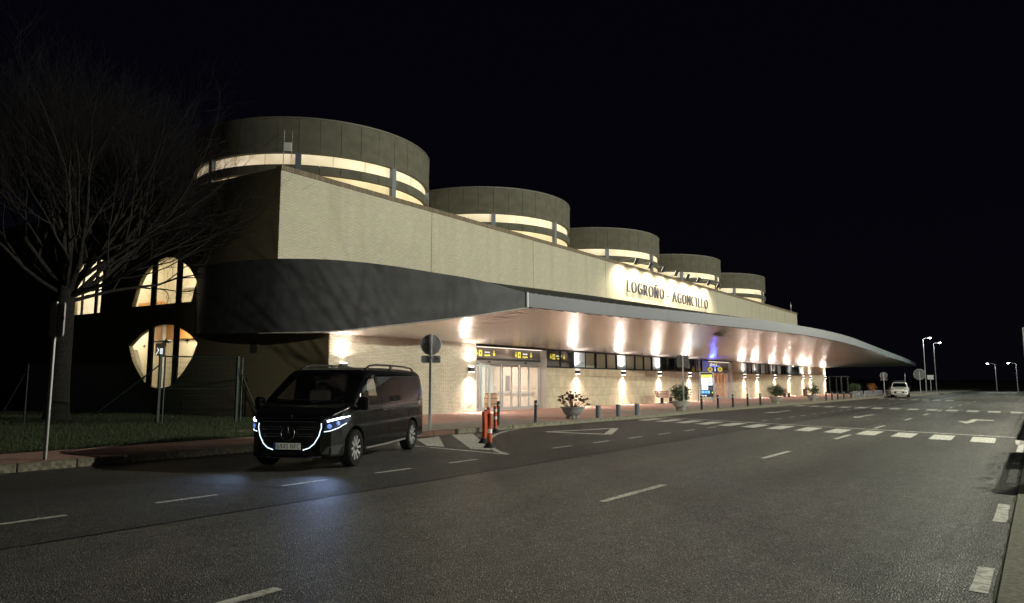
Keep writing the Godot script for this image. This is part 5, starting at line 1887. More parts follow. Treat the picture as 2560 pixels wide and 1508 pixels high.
func benches() -> void:
	var wood := mat("bench_wood", 0.2, 0.075, 0.055, 0.6)
	var iron := mat("bench_iron", 0.04, 0.04, 0.045, 0.5, 0.3)
	var data := [[Vector3(-21.7, 0.14, -47.6), "reddish slatted bench against the pale stone beside the rounded green shrub"], [Vector3(-20.9, 0.14, -75.0), "reddish slatted bench half hidden behind the second green shrub"]]
	for e in data:
		var o := thing("bench", e[1], "bench", e[0], PI / 2, "slatted benches along the facade")
		for y in 4:
			var m := MB.new()
			m.t = Transform3D(Basis(Vector3(1, 0, 0), -0.25), Vector3(0, 0.5 + 0.11 * y, -0.26 - 0.028 * y))
			m.cbox(Vector3.ZERO, Vector3(2.3, 0.085, 0.035), 0.008)
			part("back_slat", m, wood, o)
		for y in 4:
			var m := MB.new()
			m.cbox(Vector3(0, 0.42, 0.24 - 0.12 * y), Vector3(2.3, 0.04, 0.1), 0.008)
			part("seat_slat", m, wood, o)
		for s in [-0.75, 0.75]:
			var m := MB.new()
			m.cbox(Vector3(s, 0.2, 0.0), Vector3(0.12, 0.4, 0.22), 0.012)
			m.cbox(Vector3(s, 0.02, 0.0), Vector3(0.3, 0.03, 0.55), 0.01)
			part("leg", m, iron, o)
			m = MB.new()
			m.t = Transform3D(Basis(Vector3(1, 0, 0), -0.25), Vector3(s, 0.66, -0.32))
			m.cbox(Vector3.ZERO, Vector3(0.06, 0.5, 0.03), 0.006)
			part("bracket", m, iron, o)
	var o := thing("litter_bin", "brown slatted litter bin between the far planter and the orange pier", "litter bin", Vector3(-21.1, 0.14, -82.9))
	var m := MB.new()
	m.lathe([Vector2(0.2, 0), Vector2(0.22, 0.1), Vector2(0.22, 0.78), Vector2(0.19, 0.8), Vector2(0.19, 0.3), Vector2(0, 0.3)], 18)
	part("drum", m, mat("bin_brown", 0.14, 0.08, 0.05, 0.6), o)
	m = MB.new()
	m.lathe([Vector2(0.23, 0.76), Vector2(0.24, 0.78), Vector2(0.23, 0.8)], 18)
	part("rim", m, mat("bench_iron", 0.04, 0.04, 0.045, 0.5, 0.3), o)

func totem() -> void:
	# information screen by the departures doors; its face looks to the viewer's side of the road
	var o := thing("information_screen", "tall lit airport information screen with yellow, white and blue tiles", "screen", Vector3(-20.75, 0.14, -52.95), 0.62)
	var black := mat("screen_black", 0.02, 0.022, 0.028, 0.25)
	var frame := mat("light_metal", 0.48, 0.5, 0.54, 0.4, 0.4)
	var m := MB.new()
	m.cbox(Vector3(0, 1.32, 0), Vector3(1.02, 1.98, 0.14), 0.015)
	part("cabinet", m, frame, o)
	m = MB.new()
	m.box(Vector3(0, 1.32, 0.075), Vector3(0.93, 1.88, 0.014))
	part("glass_face", m, black, o)
	var put := func(called: String, x: float, y: float, w: float, h: float, material: Material) -> void:
		var q := MB.new()
		q.cbox(Vector3(x, y, 0.085), Vector3(w, h, 0.008), 0.002)
		part(called, q, material, o)
	var yel := glow("screen_yellow", 1.0, 0.9, 0.08, 0.9)
	var blk := mat("black_plastic", 0.015, 0.015, 0.016, 0.3)
	for k in 4:
		put.call("yellow_tile", -0.33 + 0.21 * k, 2.0, 0.175, 0.19, yel)
		if k < 3:
			var q := MB.new()
			q.box(Vector3(-0.33 + 0.21 * k, 2.0, 0.0905), Vector3(0.07, 0.035, 0.002))
			q.box(Vector3(-0.345 + 0.21 * k, 1.985, 0.0905), Vector3(0.03, 0.08 - 0.02 * k, 0.0022))
			part("tile_symbol", q, blk, o)
	put.call("map_panel", 0.0, 1.57, 0.86, 0.6, glow("screen_white", 0.78, 0.86, 1.0, 0.85))
	for e in [[0.08, 1.72, 0.2], [0.16, 1.53, 0.26]]:
		m = MB.new()
		m.t = Transform3D(Basis(Vector3(0, 0, 1), -0.35), Vector3(e[0], e[1], 0.09))
		m.box(Vector3.ZERO, Vector3(e[2], 0.05, 0.003))
		m.box(Vector3(0.05, -0.04, 0), Vector3(e[2] * 0.5, 0.04, 0.0032))
		part("map_shape", m, mat("map_grey", 0.25, 0.27, 0.3, 0.5), o)
	put.call("text_panel", -0.17, 1.08, 0.5, 0.32, glow("screen_white", 0.78, 0.86, 1.0, 0.85))
	put.call("dark_panel", 0.28, 1.03, 0.28, 0.22, mat("screen_grey", 0.08, 0.08, 0.09, 0.4))
	put.call("blue_band", -0.12, 0.73, 0.68, 0.3, glow("screen_navy", 0.02, 0.08, 0.32, 0.8))
	for k in 3:
		var q := MB.new()
		q.cbox(Vector3(-0.33 + 0.22 * k, 0.76, 0.092), Vector3(0.17, 0.17, 0.008), 0.002)
		part("blue_tile", q, glow("screen_blue", 0.12, 0.5, 1.0, 1.0), o)
	put.call("white_label", -0.38, 0.47, 0.2, 0.08, glow("screen_white", 0.78, 0.86, 1.0, 0.85))
	put.call("white_label", -0.13, 0.47, 0.17, 0.07, glow("screen_white", 0.78, 0.86, 1.0, 0.85))
	m = MB.new()
	m.t = Transform3D(Basis.IDENTITY, Vector3(0.4, 0.72, 0.086))
	m.box(Vector3.ZERO, Vector3(0.07, 0.11, 0.006))
	part("yellow_label", m, yel, o)
	for s in [-0.4, 0.4]:
		m = MB.new()
		m.cbox(Vector3(s, 0.17, 0), Vector3(0.06, 0.34, 0.08), 0.008)
		part("foot", m, frame, o)
	area(Vector3(0, 1.45, 0.14), Vector3(0, 0, 1), Vector2(0.9, 1.0), 0.5, Color(0.75, 0.85, 1), o)
	# round steel posts beside the screen
	for e in [[Vector3(-20.15, 0.14, -53.0), 0.05, 1.7, "polished steel post at the right edge of the information screen"], [Vector3(-22.0, 0.14, -54.3), 0.035, 1.8, "thin white post at the left edge of the information screen"]]:
		var p := thing("steel_post", e[3], "post", e[0])
		m = MB.new()
		m.lathe([Vector2(e[1], 0), Vector2(e[1], e[2] - 0.02), Vector2(e[1] * 0.7, e[2]), Vector2(0, e[2])], 14)
		part("shaft", m, mat("polished_steel", 0.55, 0.53, 0.5, 0.25, 0.7), p)
		m = MB.new()
		m.lathe([Vector2(e[1] * 1.9, 0), Vector2(e[1] * 1.9, 0.02), Vector2(e[1], 0.03)], 14)
		part("base_plate", m, mat("polished_steel", 0.55, 0.53, 0.5, 0.25, 0.7), p)
	# projecting blue and yellow sign above the screen
	var s := thing("projecting_sign", "blue information sign with two yellow discs projecting above the screen", "sign", Vector3(-22.25, 2.75, -58.75), 0.62)
	m = MB.new()
	m.cbox(Vector3(0, 0, 0), Vector3(1.25, 0.52, 0.1), 0.02)
	part("board", m, glow("sign_navy", 0.015, 0.03, 0.13, 0.8), s)
	for x in [-0.42, 0.42]:
		m = MB.new()
		var c := PackedVector2Array()
		for k in 28: c.append(Vector2.from_angle(TAU * k / 28) * 0.21 + Vector2(x, 0))
		m.prism(c, 0.051, 0.06)
		part("yellow_disc", m, glow("disc_yellow", 0.75, 0.6, 0.06, 0.6), s)
		m = MB.new()
		m.box(Vector3(x, 0, 0.062), Vector3(0.05, 0.2, 0.003))
		m.box(Vector3(x, 0.02, 0.0625), Vector3(0.2, 0.05, 0.003))
		part("symbol", m, blk, s)
	inst("letter_i", words("i", 0.34, 0.012, true), glow("sign_i", 0.75, 0.85, 1.0, 1.0), s, Transform3D(Basis.IDENTITY, Vector3(0, 0.0, 0.055)))
	m = MB.new()
	m.tube([Vector3(-0.62, 0, 0), Vector3(-0.9, 0, 0.0)], [0.03], 8)
	part("bracket", m, mat("light_metal", 0.48, 0.5, 0.54, 0.4, 0.4), s)
	# blue strip light on top of the sign, thrown up onto the soffit
	m = MB.new()
	m.cbox(Vector3(0, 0.285, 0), Vector3(0.9, 0.03, 0.06), 0.008)
	part("blue_lamp", m, glow("blue_lamp", 0.15, 0.25, 1.0, 2.5), s)
	spot(Vector3(0, 0.34, 0), Vector3(0.4, 1.5, 0.5), 4.0, 80.0, Color(0.2, 0.3, 1.0), 0.2, s, 0.15)
	# white conduit loop on the dark ribbon window
	var cd := thing("conduit", "white pipe bent down across the dark ribbon window by the screen", "pipe", Vector3(-22.94, 2.5, -57.0))
	m = MB.new()
	m.tube([Vector3(0, 1.08, 0), Vector3(0, 0.15, 0), Vector3(0, 0.03, -0.12), Vector3(0, 0.0, -0.3), Vector3(0, 0, -1.3)], [0.03], 8)
	part("pipe", m, mat("white_plastic", 0.6, 0.6, 0.58, 0.5), cd)

func street_lamp(at: Vector3, h: float, arm: Vector3, label: String, e: float) -> void:
	var o := thing("street_lamp", label, "street lamp", at, 0, "street lamps along the far road")
	var m := MB.new()
	m.tube([Vector3.ZERO, Vector3(0, h * 0.85, 0), Vector3(0, h, 0), arm * 0.5 + Vector3(0, h + 0.16, 0), arm + Vector3(0, h + 0.2, 0)], [0.09, 0.065, 0.055, 0.04, 0.035], 8)
	part("pole", m, mat("lamp_pole", 0.2, 0.2, 0.2, 0.6, 0.2), o)
	m = MB.new()
	m.cbox(arm * 1.25 + Vector3(0, h + 0.22, 0), Vector3(0.5, 0.12, 0.3), 0.03)
	part("lamp_head", m, mat("galvanised", 0.35, 0.36, 0.37, 0.5, 0.5), o)
	m = MB.new()
	m.lathe([Vector2(0, -0.12), Vector2(0.14, -0.09), Vector2(0.2, 0.0), Vector2(0, 0.02)], 14, arm * 1.25 + Vector3(0, h + 0.14, 0))
	part("lamp_glass", m, glow("street_glow", 0.95, 1.0, 0.92, 30.0), o)
	if e > 0: omni(arm * 1.25 + Vector3(0, h + 0.1, 0), e, Color(0.92, 1.0, 0.95), o, 0.1)

func far_things() -> void:
	street_lamp(Vector3(-13.45, 0.14, -119.7), 7.9, Vector3(0.75, 0, 0.3), "taller and nearer of the two lit street lamps behind the patrol car", 22.0)
	street_lamp(Vector3(-13.95, 0.14, -137.5), 8.0, Vector3(0.75, 0, 0.3), "farther of the two lit street lamps behind the patrol car", 16.0)
	street_lamp(Vector3(-6.2, 0, -153), 4.9, Vector3(-0.9, 0, 0.3), "faint lit street lamp left of the pair beyond the road end", 8.0)
	street_lamp(Vector3(-3.2, 0, -155.6), 5.0, Vector3(-0.9, 0, 0.3), "faint lit street lamp nearest the right edge beyond the road end", 8.0)
	street_lamp(Vector3(-0.97, 0.0, -84.0), 6.9, Vector3(0.8, 0, 0.2), "unlit tall street lamp post cut by the right edge", 0.0)
	sign_post("road_sign", "far round road sign with a plate under it, left of the patrol car", Vector3(-16.0, 0.14, -101.0), 2.75, 0.15, [["disc", 2.4, 0.4], ["plate", 1.87, 0.82, 0.24]])
	sign_post("road_sign", "large far round sign back on a thick post right of the patrol car", Vector3(-14.1, 0.14, -119.0), 3.2, 0.15, [["disc", 2.7, 0.78]])
	sign_post("road_sign", "small pale square sign between the two far street lamps", Vector3(-15.0, 0.14, -140.0), 2.75, 0.15, [["plate", 2.4, 0.95, 0.75, mat("sign_pale", 0.5, 0.5, 0.47, 0.5)]])
	var o := thing("pergola", "small dark open shelter beyond the far end of the terminal", "shelter", Vector3(-23.2, 0.0, -104))
	var g := mat("pergola_grey", 0.045, 0.045, 0.042, 0.7)
	for p in [Vector3(0, 0, 0), Vector3(1.5, 0, 0), Vector3(0, 0, -4), Vector3(1.5, 0, -4)]:
		var m := MB.new()
		m.cbox(p + Vector3(0, 1.2, 0), Vector3(0.14, 2.4, 0.14), 0.01)
		part("post", m, g, o)
	for k in 4:
		var m := MB.new()
		m.cbox(Vector3(0.75, 2.47, -0.4 - 1.2 * k), Vector3(2.0, 0.12, 0.1), 0.01)
		part("beam", m, g, o)
	# unlit rise with scrub at the end of the road
	var m := MB.new()
	var n := FastNoiseLite.new()
	n.seed = 21
	n.frequency = 0.02
	for i in 9:
		for j in 61:
			var x := -220.0 + j * 7.0
			var z := -196.0 - i * 18.0
			m.vert(Vector3(x, -0.05 + 0.35 * i + (1.2 * n.get_noise_2d(x * 2, z) if i > 1 else 0.0), z), Vector3.UP, Vector2(x, z))
	for i in 8:
		for j in 60:
			var a := i * 61 + j
			m.ix.append_array([a, a + 61, a + 1, a + 1, a + 61, a + 62])
	struct("hill", m, mat("far_ground", 0.03, 0.035, 0.02, 0.95))
# ------------------------------------------------------------------ vehicles
func wheel(parent: Node, at: Vector3, s: float, r: float, rim_r: float, w: float, blades: int) -> void:
	# s = +1: outer face towards +x
	var o := group_node("wheel", parent)
	o.position = at
	o.rotation.z = -PI / 2 * s # local +y becomes the outer direction
	var ty := mat("tyre", 0.012, 0.012, 0.013, 0.8, 0.0, 0.2)
	var m := MB.new()
	m.lathe([Vector2(rim_r * 0.98, -w / 2), Vector2(r * 0.94, -w / 2), Vector2(r * 0.99, -w * 0.4), Vector2(r, -w * 0.3), Vector2(r, w * 0.3), Vector2(r * 0.99, w * 0.4), Vector2(r * 0.94, w / 2), Vector2(rim_r * 1.04, w / 2), Vector2(rim_r, w * 0.44), Vector2(rim_r * 0.97, -w * 0.2)], 44)
	part("tyre", m, ty, o)
	m = MB.new()
	m.lathe([Vector2(rim_r * 0.97, w * 0.05), Vector2(0.0, w * 0.02)], 36)
	m.lathe([Vector2(rim_r * 0.93, w * 0.41), Vector2(rim_r * 1.0, w * 0.43), Vector2(rim_r * 1.02, w * 0.46), Vector2(rim_r * 0.98, w * 0.47), Vector2(rim_r * 0.93, w * 0.44)], 40)
	part("rim", m, mat("rim_dark", 0.03, 0.03, 0.033, 0.35, 0.6), o)
	for k in blades:
		var a := TAU * k / blades
		m = MB.new()
		m.t = Transform3D(Basis(Vector3.UP, a), Vector3.ZERO)
		var q := [Vector3(-0.022, w * 0.4, rim_r * 0.2), Vector3(0.022, w * 0.4, rim_r * 0.2), Vector3(rim_r * 0.13, w * 0.45, rim_r * 0.95), Vector3(-rim_r * 0.06, w * 0.45, rim_r * 0.97)]
		m.quad(q[3], q[2], q[1], q[0])
		for e in 4:
			var b: Vector3 = q[e]
			var c: Vector3 = q[(e + 1) % 4]
			m.quad(b, c, c - Vector3(0, 0.03, 0), b - Vector3(0, 0.03, 0))
		part("spoke", m, mat("rim_silver", 0.55, 0.55, 0.56, 0.3, 0.7), o)
	m = MB.new()
	m.lathe([Vector2(rim_r * 0.26, w * 0.3), Vector2(rim_r * 0.24, w * 0.44), Vector2(rim_r * 0.12, w * 0.48), Vector2(0, w * 0.485)], 20)
	part("hub", m, mat("rim_dark", 0.03, 0.03, 0.033, 0.35, 0.6), o)

func star(m: MB, c: Vector3, nx: Basis, r: float) -> void:
	# round emblem with a three-pointed star
	m.t = Transform3D(nx, c)
	var ringp := []
	for k in 37: ringp.append(Vector3(cos(TAU * k / 36) * r, sin(TAU * k / 36) * r, 0))
	m.tube(ringp, [r * 0.085], 6, false)
	var p := PackedVector2Array()
	for k in 6:
		var a := PI / 2 + TAU * k / 6
		p.append(Vector2.from_angle(a) * (r * 0.95 if k % 2 == 0 else r * 0.14))
	m.prism(p, -0.004, 0.008)

func van() -> void:
	var fwd := deg_to_rad(27.0)
	var o := thing("van", "black passenger van with lit headlights and a glowing grille outline", "van", Vector3(-11.64, 0.004, -8.87), fwd)
	o.scale = Vector3.ONE * 1.03
	var sh := Shell.new()
	sh.side = PackedVector2Array([Vector2(0.78, 0.2), Vector2(0.87, 0.27), Vector2(0.895, 0.5), Vector2(0.875, 0.74), Vector2(0.82, 0.93), Vector2(0.72, 1.01), Vector2(0.45, 1.11), Vector2(0.14, 1.2), Vector2(-0.3, 1.5), Vector2(-0.72, 1.79), Vector2(-0.85, 1.84), Vector2(-1.2, 1.89), Vector2(-2.1, 1.915), Vector2(-3.3, 1.9), Vector2(-4.1, 1.86), Vector2(-4.28, 1.78), Vector2(-4.42, 1.2), Vector2(-4.46, 0.75), Vector2(-4.45, 0.4), Vector2(-4.36, 0.27)])
	sh.plan = PackedVector2Array([Vector2(0.895, -3), Vector2(0.895, 0.0), Vector2(0.88, 0.35), Vector2(0.83, 0.6), Vector2(0.74, 0.75), Vector2(0.5, 0.86), Vector2(0.15, 0.93), Vector2(-0.4, 0.962), Vector2(-3.8, 0.962), Vector2(-4.3, 0.92), Vector2(-4.46, 0.8), Vector2(-4.46, -3)])
	sh.front = PackedVector2Array([Vector2(-3, 0.2), Vector2(0.86, 0.2), Vector2(0.93, 0.3), Vector2(0.962, 0.5), Vector2(0.966, 0.72), Vector2(0.952, 0.78), Vector2(0.955, 1.0), Vector2(0.94, 1.1), Vector2(0.895, 1.4), Vector2(0.835, 1.72), Vector2(0.78, 1.83), Vector2(0.62, 1.9), Vector2(0.3, 1.925), Vector2(-3, 1.925)])
	sh.arches = [0.0, -3.43]
	sh.k = 0.06
	var wind := [Vector2(-0.78, 1.2), Vector2(-0.4, 1.17), Vector2(0.0, 1.16), Vector2(0.4, 1.17), Vector2(0.78, 1.2), Vector2(0.72, 1.5), Vector2(0.64, 1.78), Vector2(0.3, 1.81), Vector2(-0.3, 1.81), Vector2(-0.64, 1.78), Vector2(-0.72, 1.5)]
	var wind_in := []
	for q in wind: wind_in.append((q - Vector2(0, 1.49)) * Vector2(0.91, 0.86) + Vector2(0, 1.49))
	var door_w := [Vector2(-0.24, 1.13), Vector2(-0.24, 1.36), Vector2(-0.52, 1.58), Vector2(-0.74, 1.7), Vector2(-1.12, 1.73), Vector2(-1.2, 1.13)]
	var door_in := []
	for q in door_w: door_in.append((q - Vector2(-0.74, 1.4)) * Vector2(0.86, 0.84) + Vector2(-0.74, 1.4))
	var rear_w := [Vector2(-0.72, 1.18), Vector2(0.72, 1.18), Vector2(0.66, 1.74), Vector2(-0.66, 1.74)]
	var rear_in := []
	for q in rear_w: rear_in.append((q - Vector2(0, 1.46)) * Vector2(0.9, 0.84) + Vector2(0, 1.46))
	var pw := PackedVector2Array(wind_in)
	var pdr := PackedVector2Array(door_in)
	var pr := PackedVector2Array(rear_in)
	var holes := [
		func(p: Vector3) -> bool: return p.z > -1.0 and p.y > 1.1 and absf(p.x) < 0.8 and Geometry2D.is_point_in_polygon(Vector2(p.x, p.y), pw),
		func(p: Vector3) -> bool: return absf(p.x) > 0.7 and p.z < -0.25 and p.z > -1.3 and Geometry2D.is_point_in_polygon(Vector2(p.z, p.y), pdr),
		func(p: Vector3) -> bool: return p.z < -4.1 and Geometry2D.is_point_in_polygon(Vector2(p.x, p.y), pr)]
	var paint := mat("black_paint", 0.004, 0.004, 0.005, 0.2, 0.0, 0.25)
	paint.clearcoat_enabled = true
	paint.clearcoat = 0.2
	paint.clearcoat_roughness = 0.03
	var tint := mat("tinted_glass", 0.004, 0.004, 0.005, 0.03, 0.0, 0.2)
	var pane := glass("van_glass", 0.008, 0.01, 0.01, 0.5)
	var trim := mat("black_plastic", 0.015, 0.015, 0.016, 0.3)
	var chrome := mat("chrome", 0.7, 0.7, 0.72, 0.12, 1.0)
	part("body", sh.skin(Vector3(-1.08, 0.1, -4.62), Vector3(1.08, 2.04, 1.06), 0.03, holes), paint, o)
	part("windscreen", sh.patch(wind, "front", 0.006), glass("windscreen_glass", 0.01, 0.012, 0.012, 0.16), o)
	part("rear_window", sh.patch(rear_w, "rear", 0.006), glass("windscreen_glass", 0.01, 0.012, 0.012, 0.16), o)
	var frit := func(called: String, a: Array, b: Array, kind: String) -> void:
		var m := MB.new()
		for k in a.size():
			var a0: Vector2 = a[k]; var a1: Vector2 = a[(k + 1) % a.size()]
			var b0: Vector2 = b[k]; var b1: Vector2 = b[(k + 1) % a.size()]
			# reach a little inside the ragged body opening
			b0 = b0.lerp(a0, -0.35); b1 = b1.lerp(a1, -0.35)
			var n := maxi(1, int(a0.distance_to(a1) / 0.1))
			var L := []
			var R := []
			for j in n + 1:
				var p := sh.on(a0.lerp(a1, float(j) / n), kind)
				var q := sh.on(b0.lerp(b1, float(j) / n), kind)
				L.append(p + sh.nrm(p) * 0.009); R.append(q + sh.nrm(q) * 0.009)
			m.strip(L, R)
		part(called, m, tint, o)
	frit.call("windscreen_border", wind, wind_in, "front")
	frit.call("rear_window_border", rear_w, rear_in, "rear")
	for kind in ["left", "right"]:
		part("door_window", sh.patch(door_w, kind, 0.006), pane, o)
		frit.call("door_window_border", door_w, door_in, kind)
		part("quarter_window", sh.patch([Vector2(0.05, 1.13), Vector2(-0.19, 1.13), Vector2(-0.19, 1.33)], kind, 0.006), tint, o)
		part("sliding_door_window", sh.patch([Vector2(-1.3, 1.13), Vector2(-1.22, 1.74), Vector2(-2.5, 1.76), Vector2(-2.56, 1.13)], kind, 0.007), tint, o)
		part("rear_side_window", sh.patch([Vector2(-2.62, 1.13), Vector2(-2.56, 1.76), Vector2(-3.7, 1.74), Vector2(-4.02, 1.66), Vector2(-4.16, 1.2), Vector2(-4.12, 1.13)], kind, 0.007), tint, o)
		var m := MB.new()
		sh.line([Vector2(0.03, 1.105), Vector2(-1.3, 1.1), Vector2(-2.6, 1.1), Vector2(-4.1, 1.11)], kind, 0.006, 0.008, m, 0.1)
		sh.line([Vector2(-0.2, 1.12), Vector2(-0.215, 1.36)], kind, 0.008, 0.007, m, 0.1)
		part("window_trim", m, chrome, o)
		m = MB.new()
		sh.line([Vector2(-0.5, 0.3), Vector2(-1.6, 0.29), Vector2(-2.9, 0.3)], kind, 0.012, 0.022, m, 0.15)
		part("sill_trim", m, mat("satin_metal", 0.4, 0.4, 0.42, 0.3, 0.8), o)
		m = MB.new()
		for e in [[Vector2(-1.27, 1.74), Vector2(-1.3, 1.1), Vector2(-1.3, 0.36)], [Vector2(-2.56, 1.1), Vector2(-2.6, 0.6), Vector2(-2.62, 0.36)], [Vector2(-0.1, 1.1), Vector2(-0.12, 0.9), Vector2(-0.42, 0.6), Vector2(-0.46, 0.36)], [Vector2(-2.62, 0.98), Vector2(-4.2, 0.97)]]:
			sh.line(e, kind, -0.001, 0.005, m, 0.08)
		part("door_gap", m, mat("gap_black", 0.003, 0.003, 0.003, 0.9), o)
		for hz in [-1.08, -1.45]:
			m = MB.new()
			var hp := sh.on(Vector2(hz, 1.01), kind)
			m.t = Transform3D(Basis.IDENTITY, hp + sh.nrm(hp) * 0.025)
			m.cbox(Vector3.ZERO, Vector3(0.03, 0.03, 0.2), 0.01)
			part("door_handle", m, chrome if hz < -1.4 else paint, o)
		var sg := 1.0 if kind == "left" else -1.0
		m = MB.new()
		m.t = Transform3D(Basis(Vector3.UP, 0.25 * sg), Vector3(sg * 1.07, 1.17, 0.02))
		m.cbox(Vector3.ZERO, Vector3(0.2, 0.25, 0.13), 0.045)
		m.t = Transform3D.IDENTITY
		m.cbox(Vector3(sg * 0.95, 1.08, 0.0), Vector3(0.14, 0.06, 0.08), 0.02)
		var mir := part("mirror", m, paint, o)
		m = MB.new()
		m.t = Transform3D(Basis(Vector3.UP, 0.25 * sg), Vector3(sg * 1.07, 1.17, 0.02))
		m.box(Vector3(0, 0, -0.067), Vector3(0.15, 0.19, 0.004))
		part("mirror_glass", m, mat("mirror_glass", 0.8, 0.8, 0.82, 0.02, 1.0), mir)
		# roof rail
		m = MB.new()
		var rail := []
		for e in [[-0.95, 0.0], [-1.15, 0.06], [-1.5, 0.085], [-2.4, 0.09], [-3.4, 0.085], [-3.95, 0.06], [-4.12, 0.0]]:
			var p := sh.on(Vector2(sg * 0.7, e[0]), "top")
			rail.append(p + Vector3(0, e[1], 0))
		m.tube(rail, [0.026, 0.022], 8)
		for z in [-2.5]:
			var p := sh.on(Vector2(sg * 0.7, z), "top")
			m.cbox(p + Vector3(0, 0.04, 0), Vector3(0.035, 0.09, 0.14), 0.01)
		part("roof_rail", m, trim, o)
	# headlights: dark glossy housing, bright brow, lower line, two projector lenses
	var drl := glow("headlight_glow", 0.85, 0.95, 1.0, 7.0)
	var drl2 := glow("headlight_line", 0.72, 0.88, 1.0, 1.7)
	for sg in [1.0, -1.0]:
		var hl := group_node("headlight", o)
		var f := func(a: Array) -> Array:
			var r := []
			for q in a: r.append(Vector2(q.x * sg, q.y))
			return r
		part("housing", sh.patch(f.call([Vector2(0.645, 0.685), Vector2(0.78, 0.72), Vector2(0.885, 0.82), Vector2(0.915, 0.9), Vector2(0.87, 0.955), Vector2(0.68, 0.9)]), "front", 0.006, 0.05), mat("headlight_inner", 0.03, 0.045, 0.11, 0.1), hl)
		var m := MB.new()
		sh.line(f.call([Vector2(0.69, 0.872), Vector2(0.78, 0.905), Vector2(0.868, 0.935)]), "front", 0.01, 0.017, m, 0.02)
		sh.line(f.call([Vector2(0.868, 0.935), Vector2(0.905, 0.948)]), "front", 0.01, 0.008, m, 0.02)
		part("light_brow", m, drl, hl)
		m = MB.new()
		sh.line(f.call([Vector2(0.645, 0.69), Vector2(0.74, 0.705), Vector2(0.83, 0.755), Vector2(0.885, 0.825)]), "front", 0.01, 0.007, m, 0.02)
		part("light_line", m, drl2, hl)
		for e in [[0.725, 0.785], [0.815, 0.835]]:
			var p := sh.on(Vector2(e[0] * sg, e[1]), "front")
			m = MB.new()
			m.t = Transform3D(Basis(Quaternion(Vector3.UP, sh.nrm(p))), p)
			m.lathe([Vector2(0.05, 0.0), Vector2(0.05, 0.014), Vector2(0.043, 0.018)], 20)
			part("lens_ring", m, chrome, hl)
			m = MB.new()
			m.t = Transform3D(Basis(Quaternion(Vector3.UP, sh.nrm(p))), p)
			m.lathe([Vector2(0.042, 0.01), Vector2(0.03, 0.024), Vector2(0, 0.03)], 20)
			part("lens", m, glow("lens_blue", 0.12, 0.22, 0.6, 1.0), hl)
		var at := sh.on(Vector2(0.74 * sg, 0.8), "front") + Vector3(0, 0.0, 0.06)
		spot(at, at + Vector3(0.1 * sg, -0.55, 1.3), 1.4, 34.0, Color(0.66, 0.77, 1.0), 1.0, hl, 0.06)
	# grille, its glowing outline, emblem and number plate
	part("grille", sh.patch([Vector2(-0.575, 0.86), Vector2(-0.58, 0.72), Vector2(-0.5, 0.5), Vector2(-0.36, 0.385), Vector2(0.36, 0.385), Vector2(0.5, 0.5), Vector2(0.58, 0.72), Vector2(0.575, 0.86)], "front", 0.005, 0.07), mat("grille_black", 0.008, 0.008, 0.009, 0.25), o)
	var gl := MB.new()
	sh.line([Vector2(0.6, 0.84), Vector2(0.605, 0.76), Vector2(0.57, 0.62), Vector2(0.49, 0.48), Vector2(0.4, 0.405), Vector2(0.29, 0.37)], "front", 0.012, 0.0085, gl, 0.03)
	part("grille_light", gl, drl2, o)
	gl = MB.new()
	sh.line([Vector2(-0.6, 0.84), Vector2(-0.605, 0.76), Vector2(-0.57, 0.62), Vector2(-0.49, 0.48), Vector2(-0.4, 0.405), Vector2(-0.29, 0.37)], "front", 0.012, 0.0085, gl, 0.03)
	part("grille_light", gl, drl2, o)
	for e in [[0.865, 0.5], [0.775, 0.52], [0.735, 0.52], [0.65, 0.5], [0.61, 0.49]]:
		var m := MB.new()
		for sg in [-1.0, 1.0]:
			sh.line([Vector2(e[1] * sg, e[0]), Vector2(0.16 * sg if e[0] < 0.8 else 0.0, e[0])], "front", 0.014, 0.007, m, 0.06)
		part("grille_bar", m, mat("bar_metal", 0.35, 0.35, 0.37, 0.25, 0.9), o)
	var m := MB.new()
	var ep := sh.on(Vector2(0, 0.665), "front")
	star(m, ep + Vector3(0, 0, 0.035), Basis(Quaternion(Vector3(0, 0, 1), sh.nrm(ep))), 0.128)
	part("emblem", m, mat("emblem_metal", 0.45, 0.45, 0.47, 0.2, 1.0), o)
	m = MB.new()
	m.t = Transform3D(Basis(Quaternion(Vector3.UP, sh.nrm(ep))), ep + Vector3(0, 0, 0.012))
	m.lathe([Vector2(0.125, -0.01), Vector2(0.12, 0.012), Vector2(0, 0.014)], 32)
	part("emblem_disc", m, mat("grille_black", 0.008, 0.008, 0.009, 0.25), o)
	m = MB.new()
	var bp := sh.on(Vector2(0, 0.955), "front")
	star(m, bp + sh.nrm(bp) * 0.008, Basis(Quaternion(Vector3(0, 0, 1), sh.nrm(bp))), 0.03)
	part("bonnet_badge", m, mat("emblem_metal", 0.45, 0.45, 0.47, 0.2, 1.0), o)
	var plate := group_node("number_plate", o)
	var pp := sh.on(Vector2(0, 0.435), "front") + Vector3(0, 0, 0.03)
	plate.position = pp
	plate.rotation.x = 0.03
	m = MB.new()
	m.cbox(Vector3(0, 0, 0), Vector3(0.52, 0.115, 0.012), 0.004)
	part("plate", m, mat("plate_white", 0.82, 0.82, 0.8, 0.4), plate)
	m = MB.new()
	m.box(Vector3(-0.238, 0, 0.0068), Vector3(0.04, 0.11, 0.002))
	part("blue_strip", m, mat("plate_blue", 0.01, 0.05, 0.4, 0.4), plate)
	var tx := words("6845 NFC", 0.078, 0.003)
	var ab := tx.get_aabb()
	inst("plate_number", tx, trim, plate, Transform3D(Basis.from_scale(Vector3(0.44 / ab.size.x, 1, 1)), Vector3(0.02, -ab.get_center().y, 0.0075)))
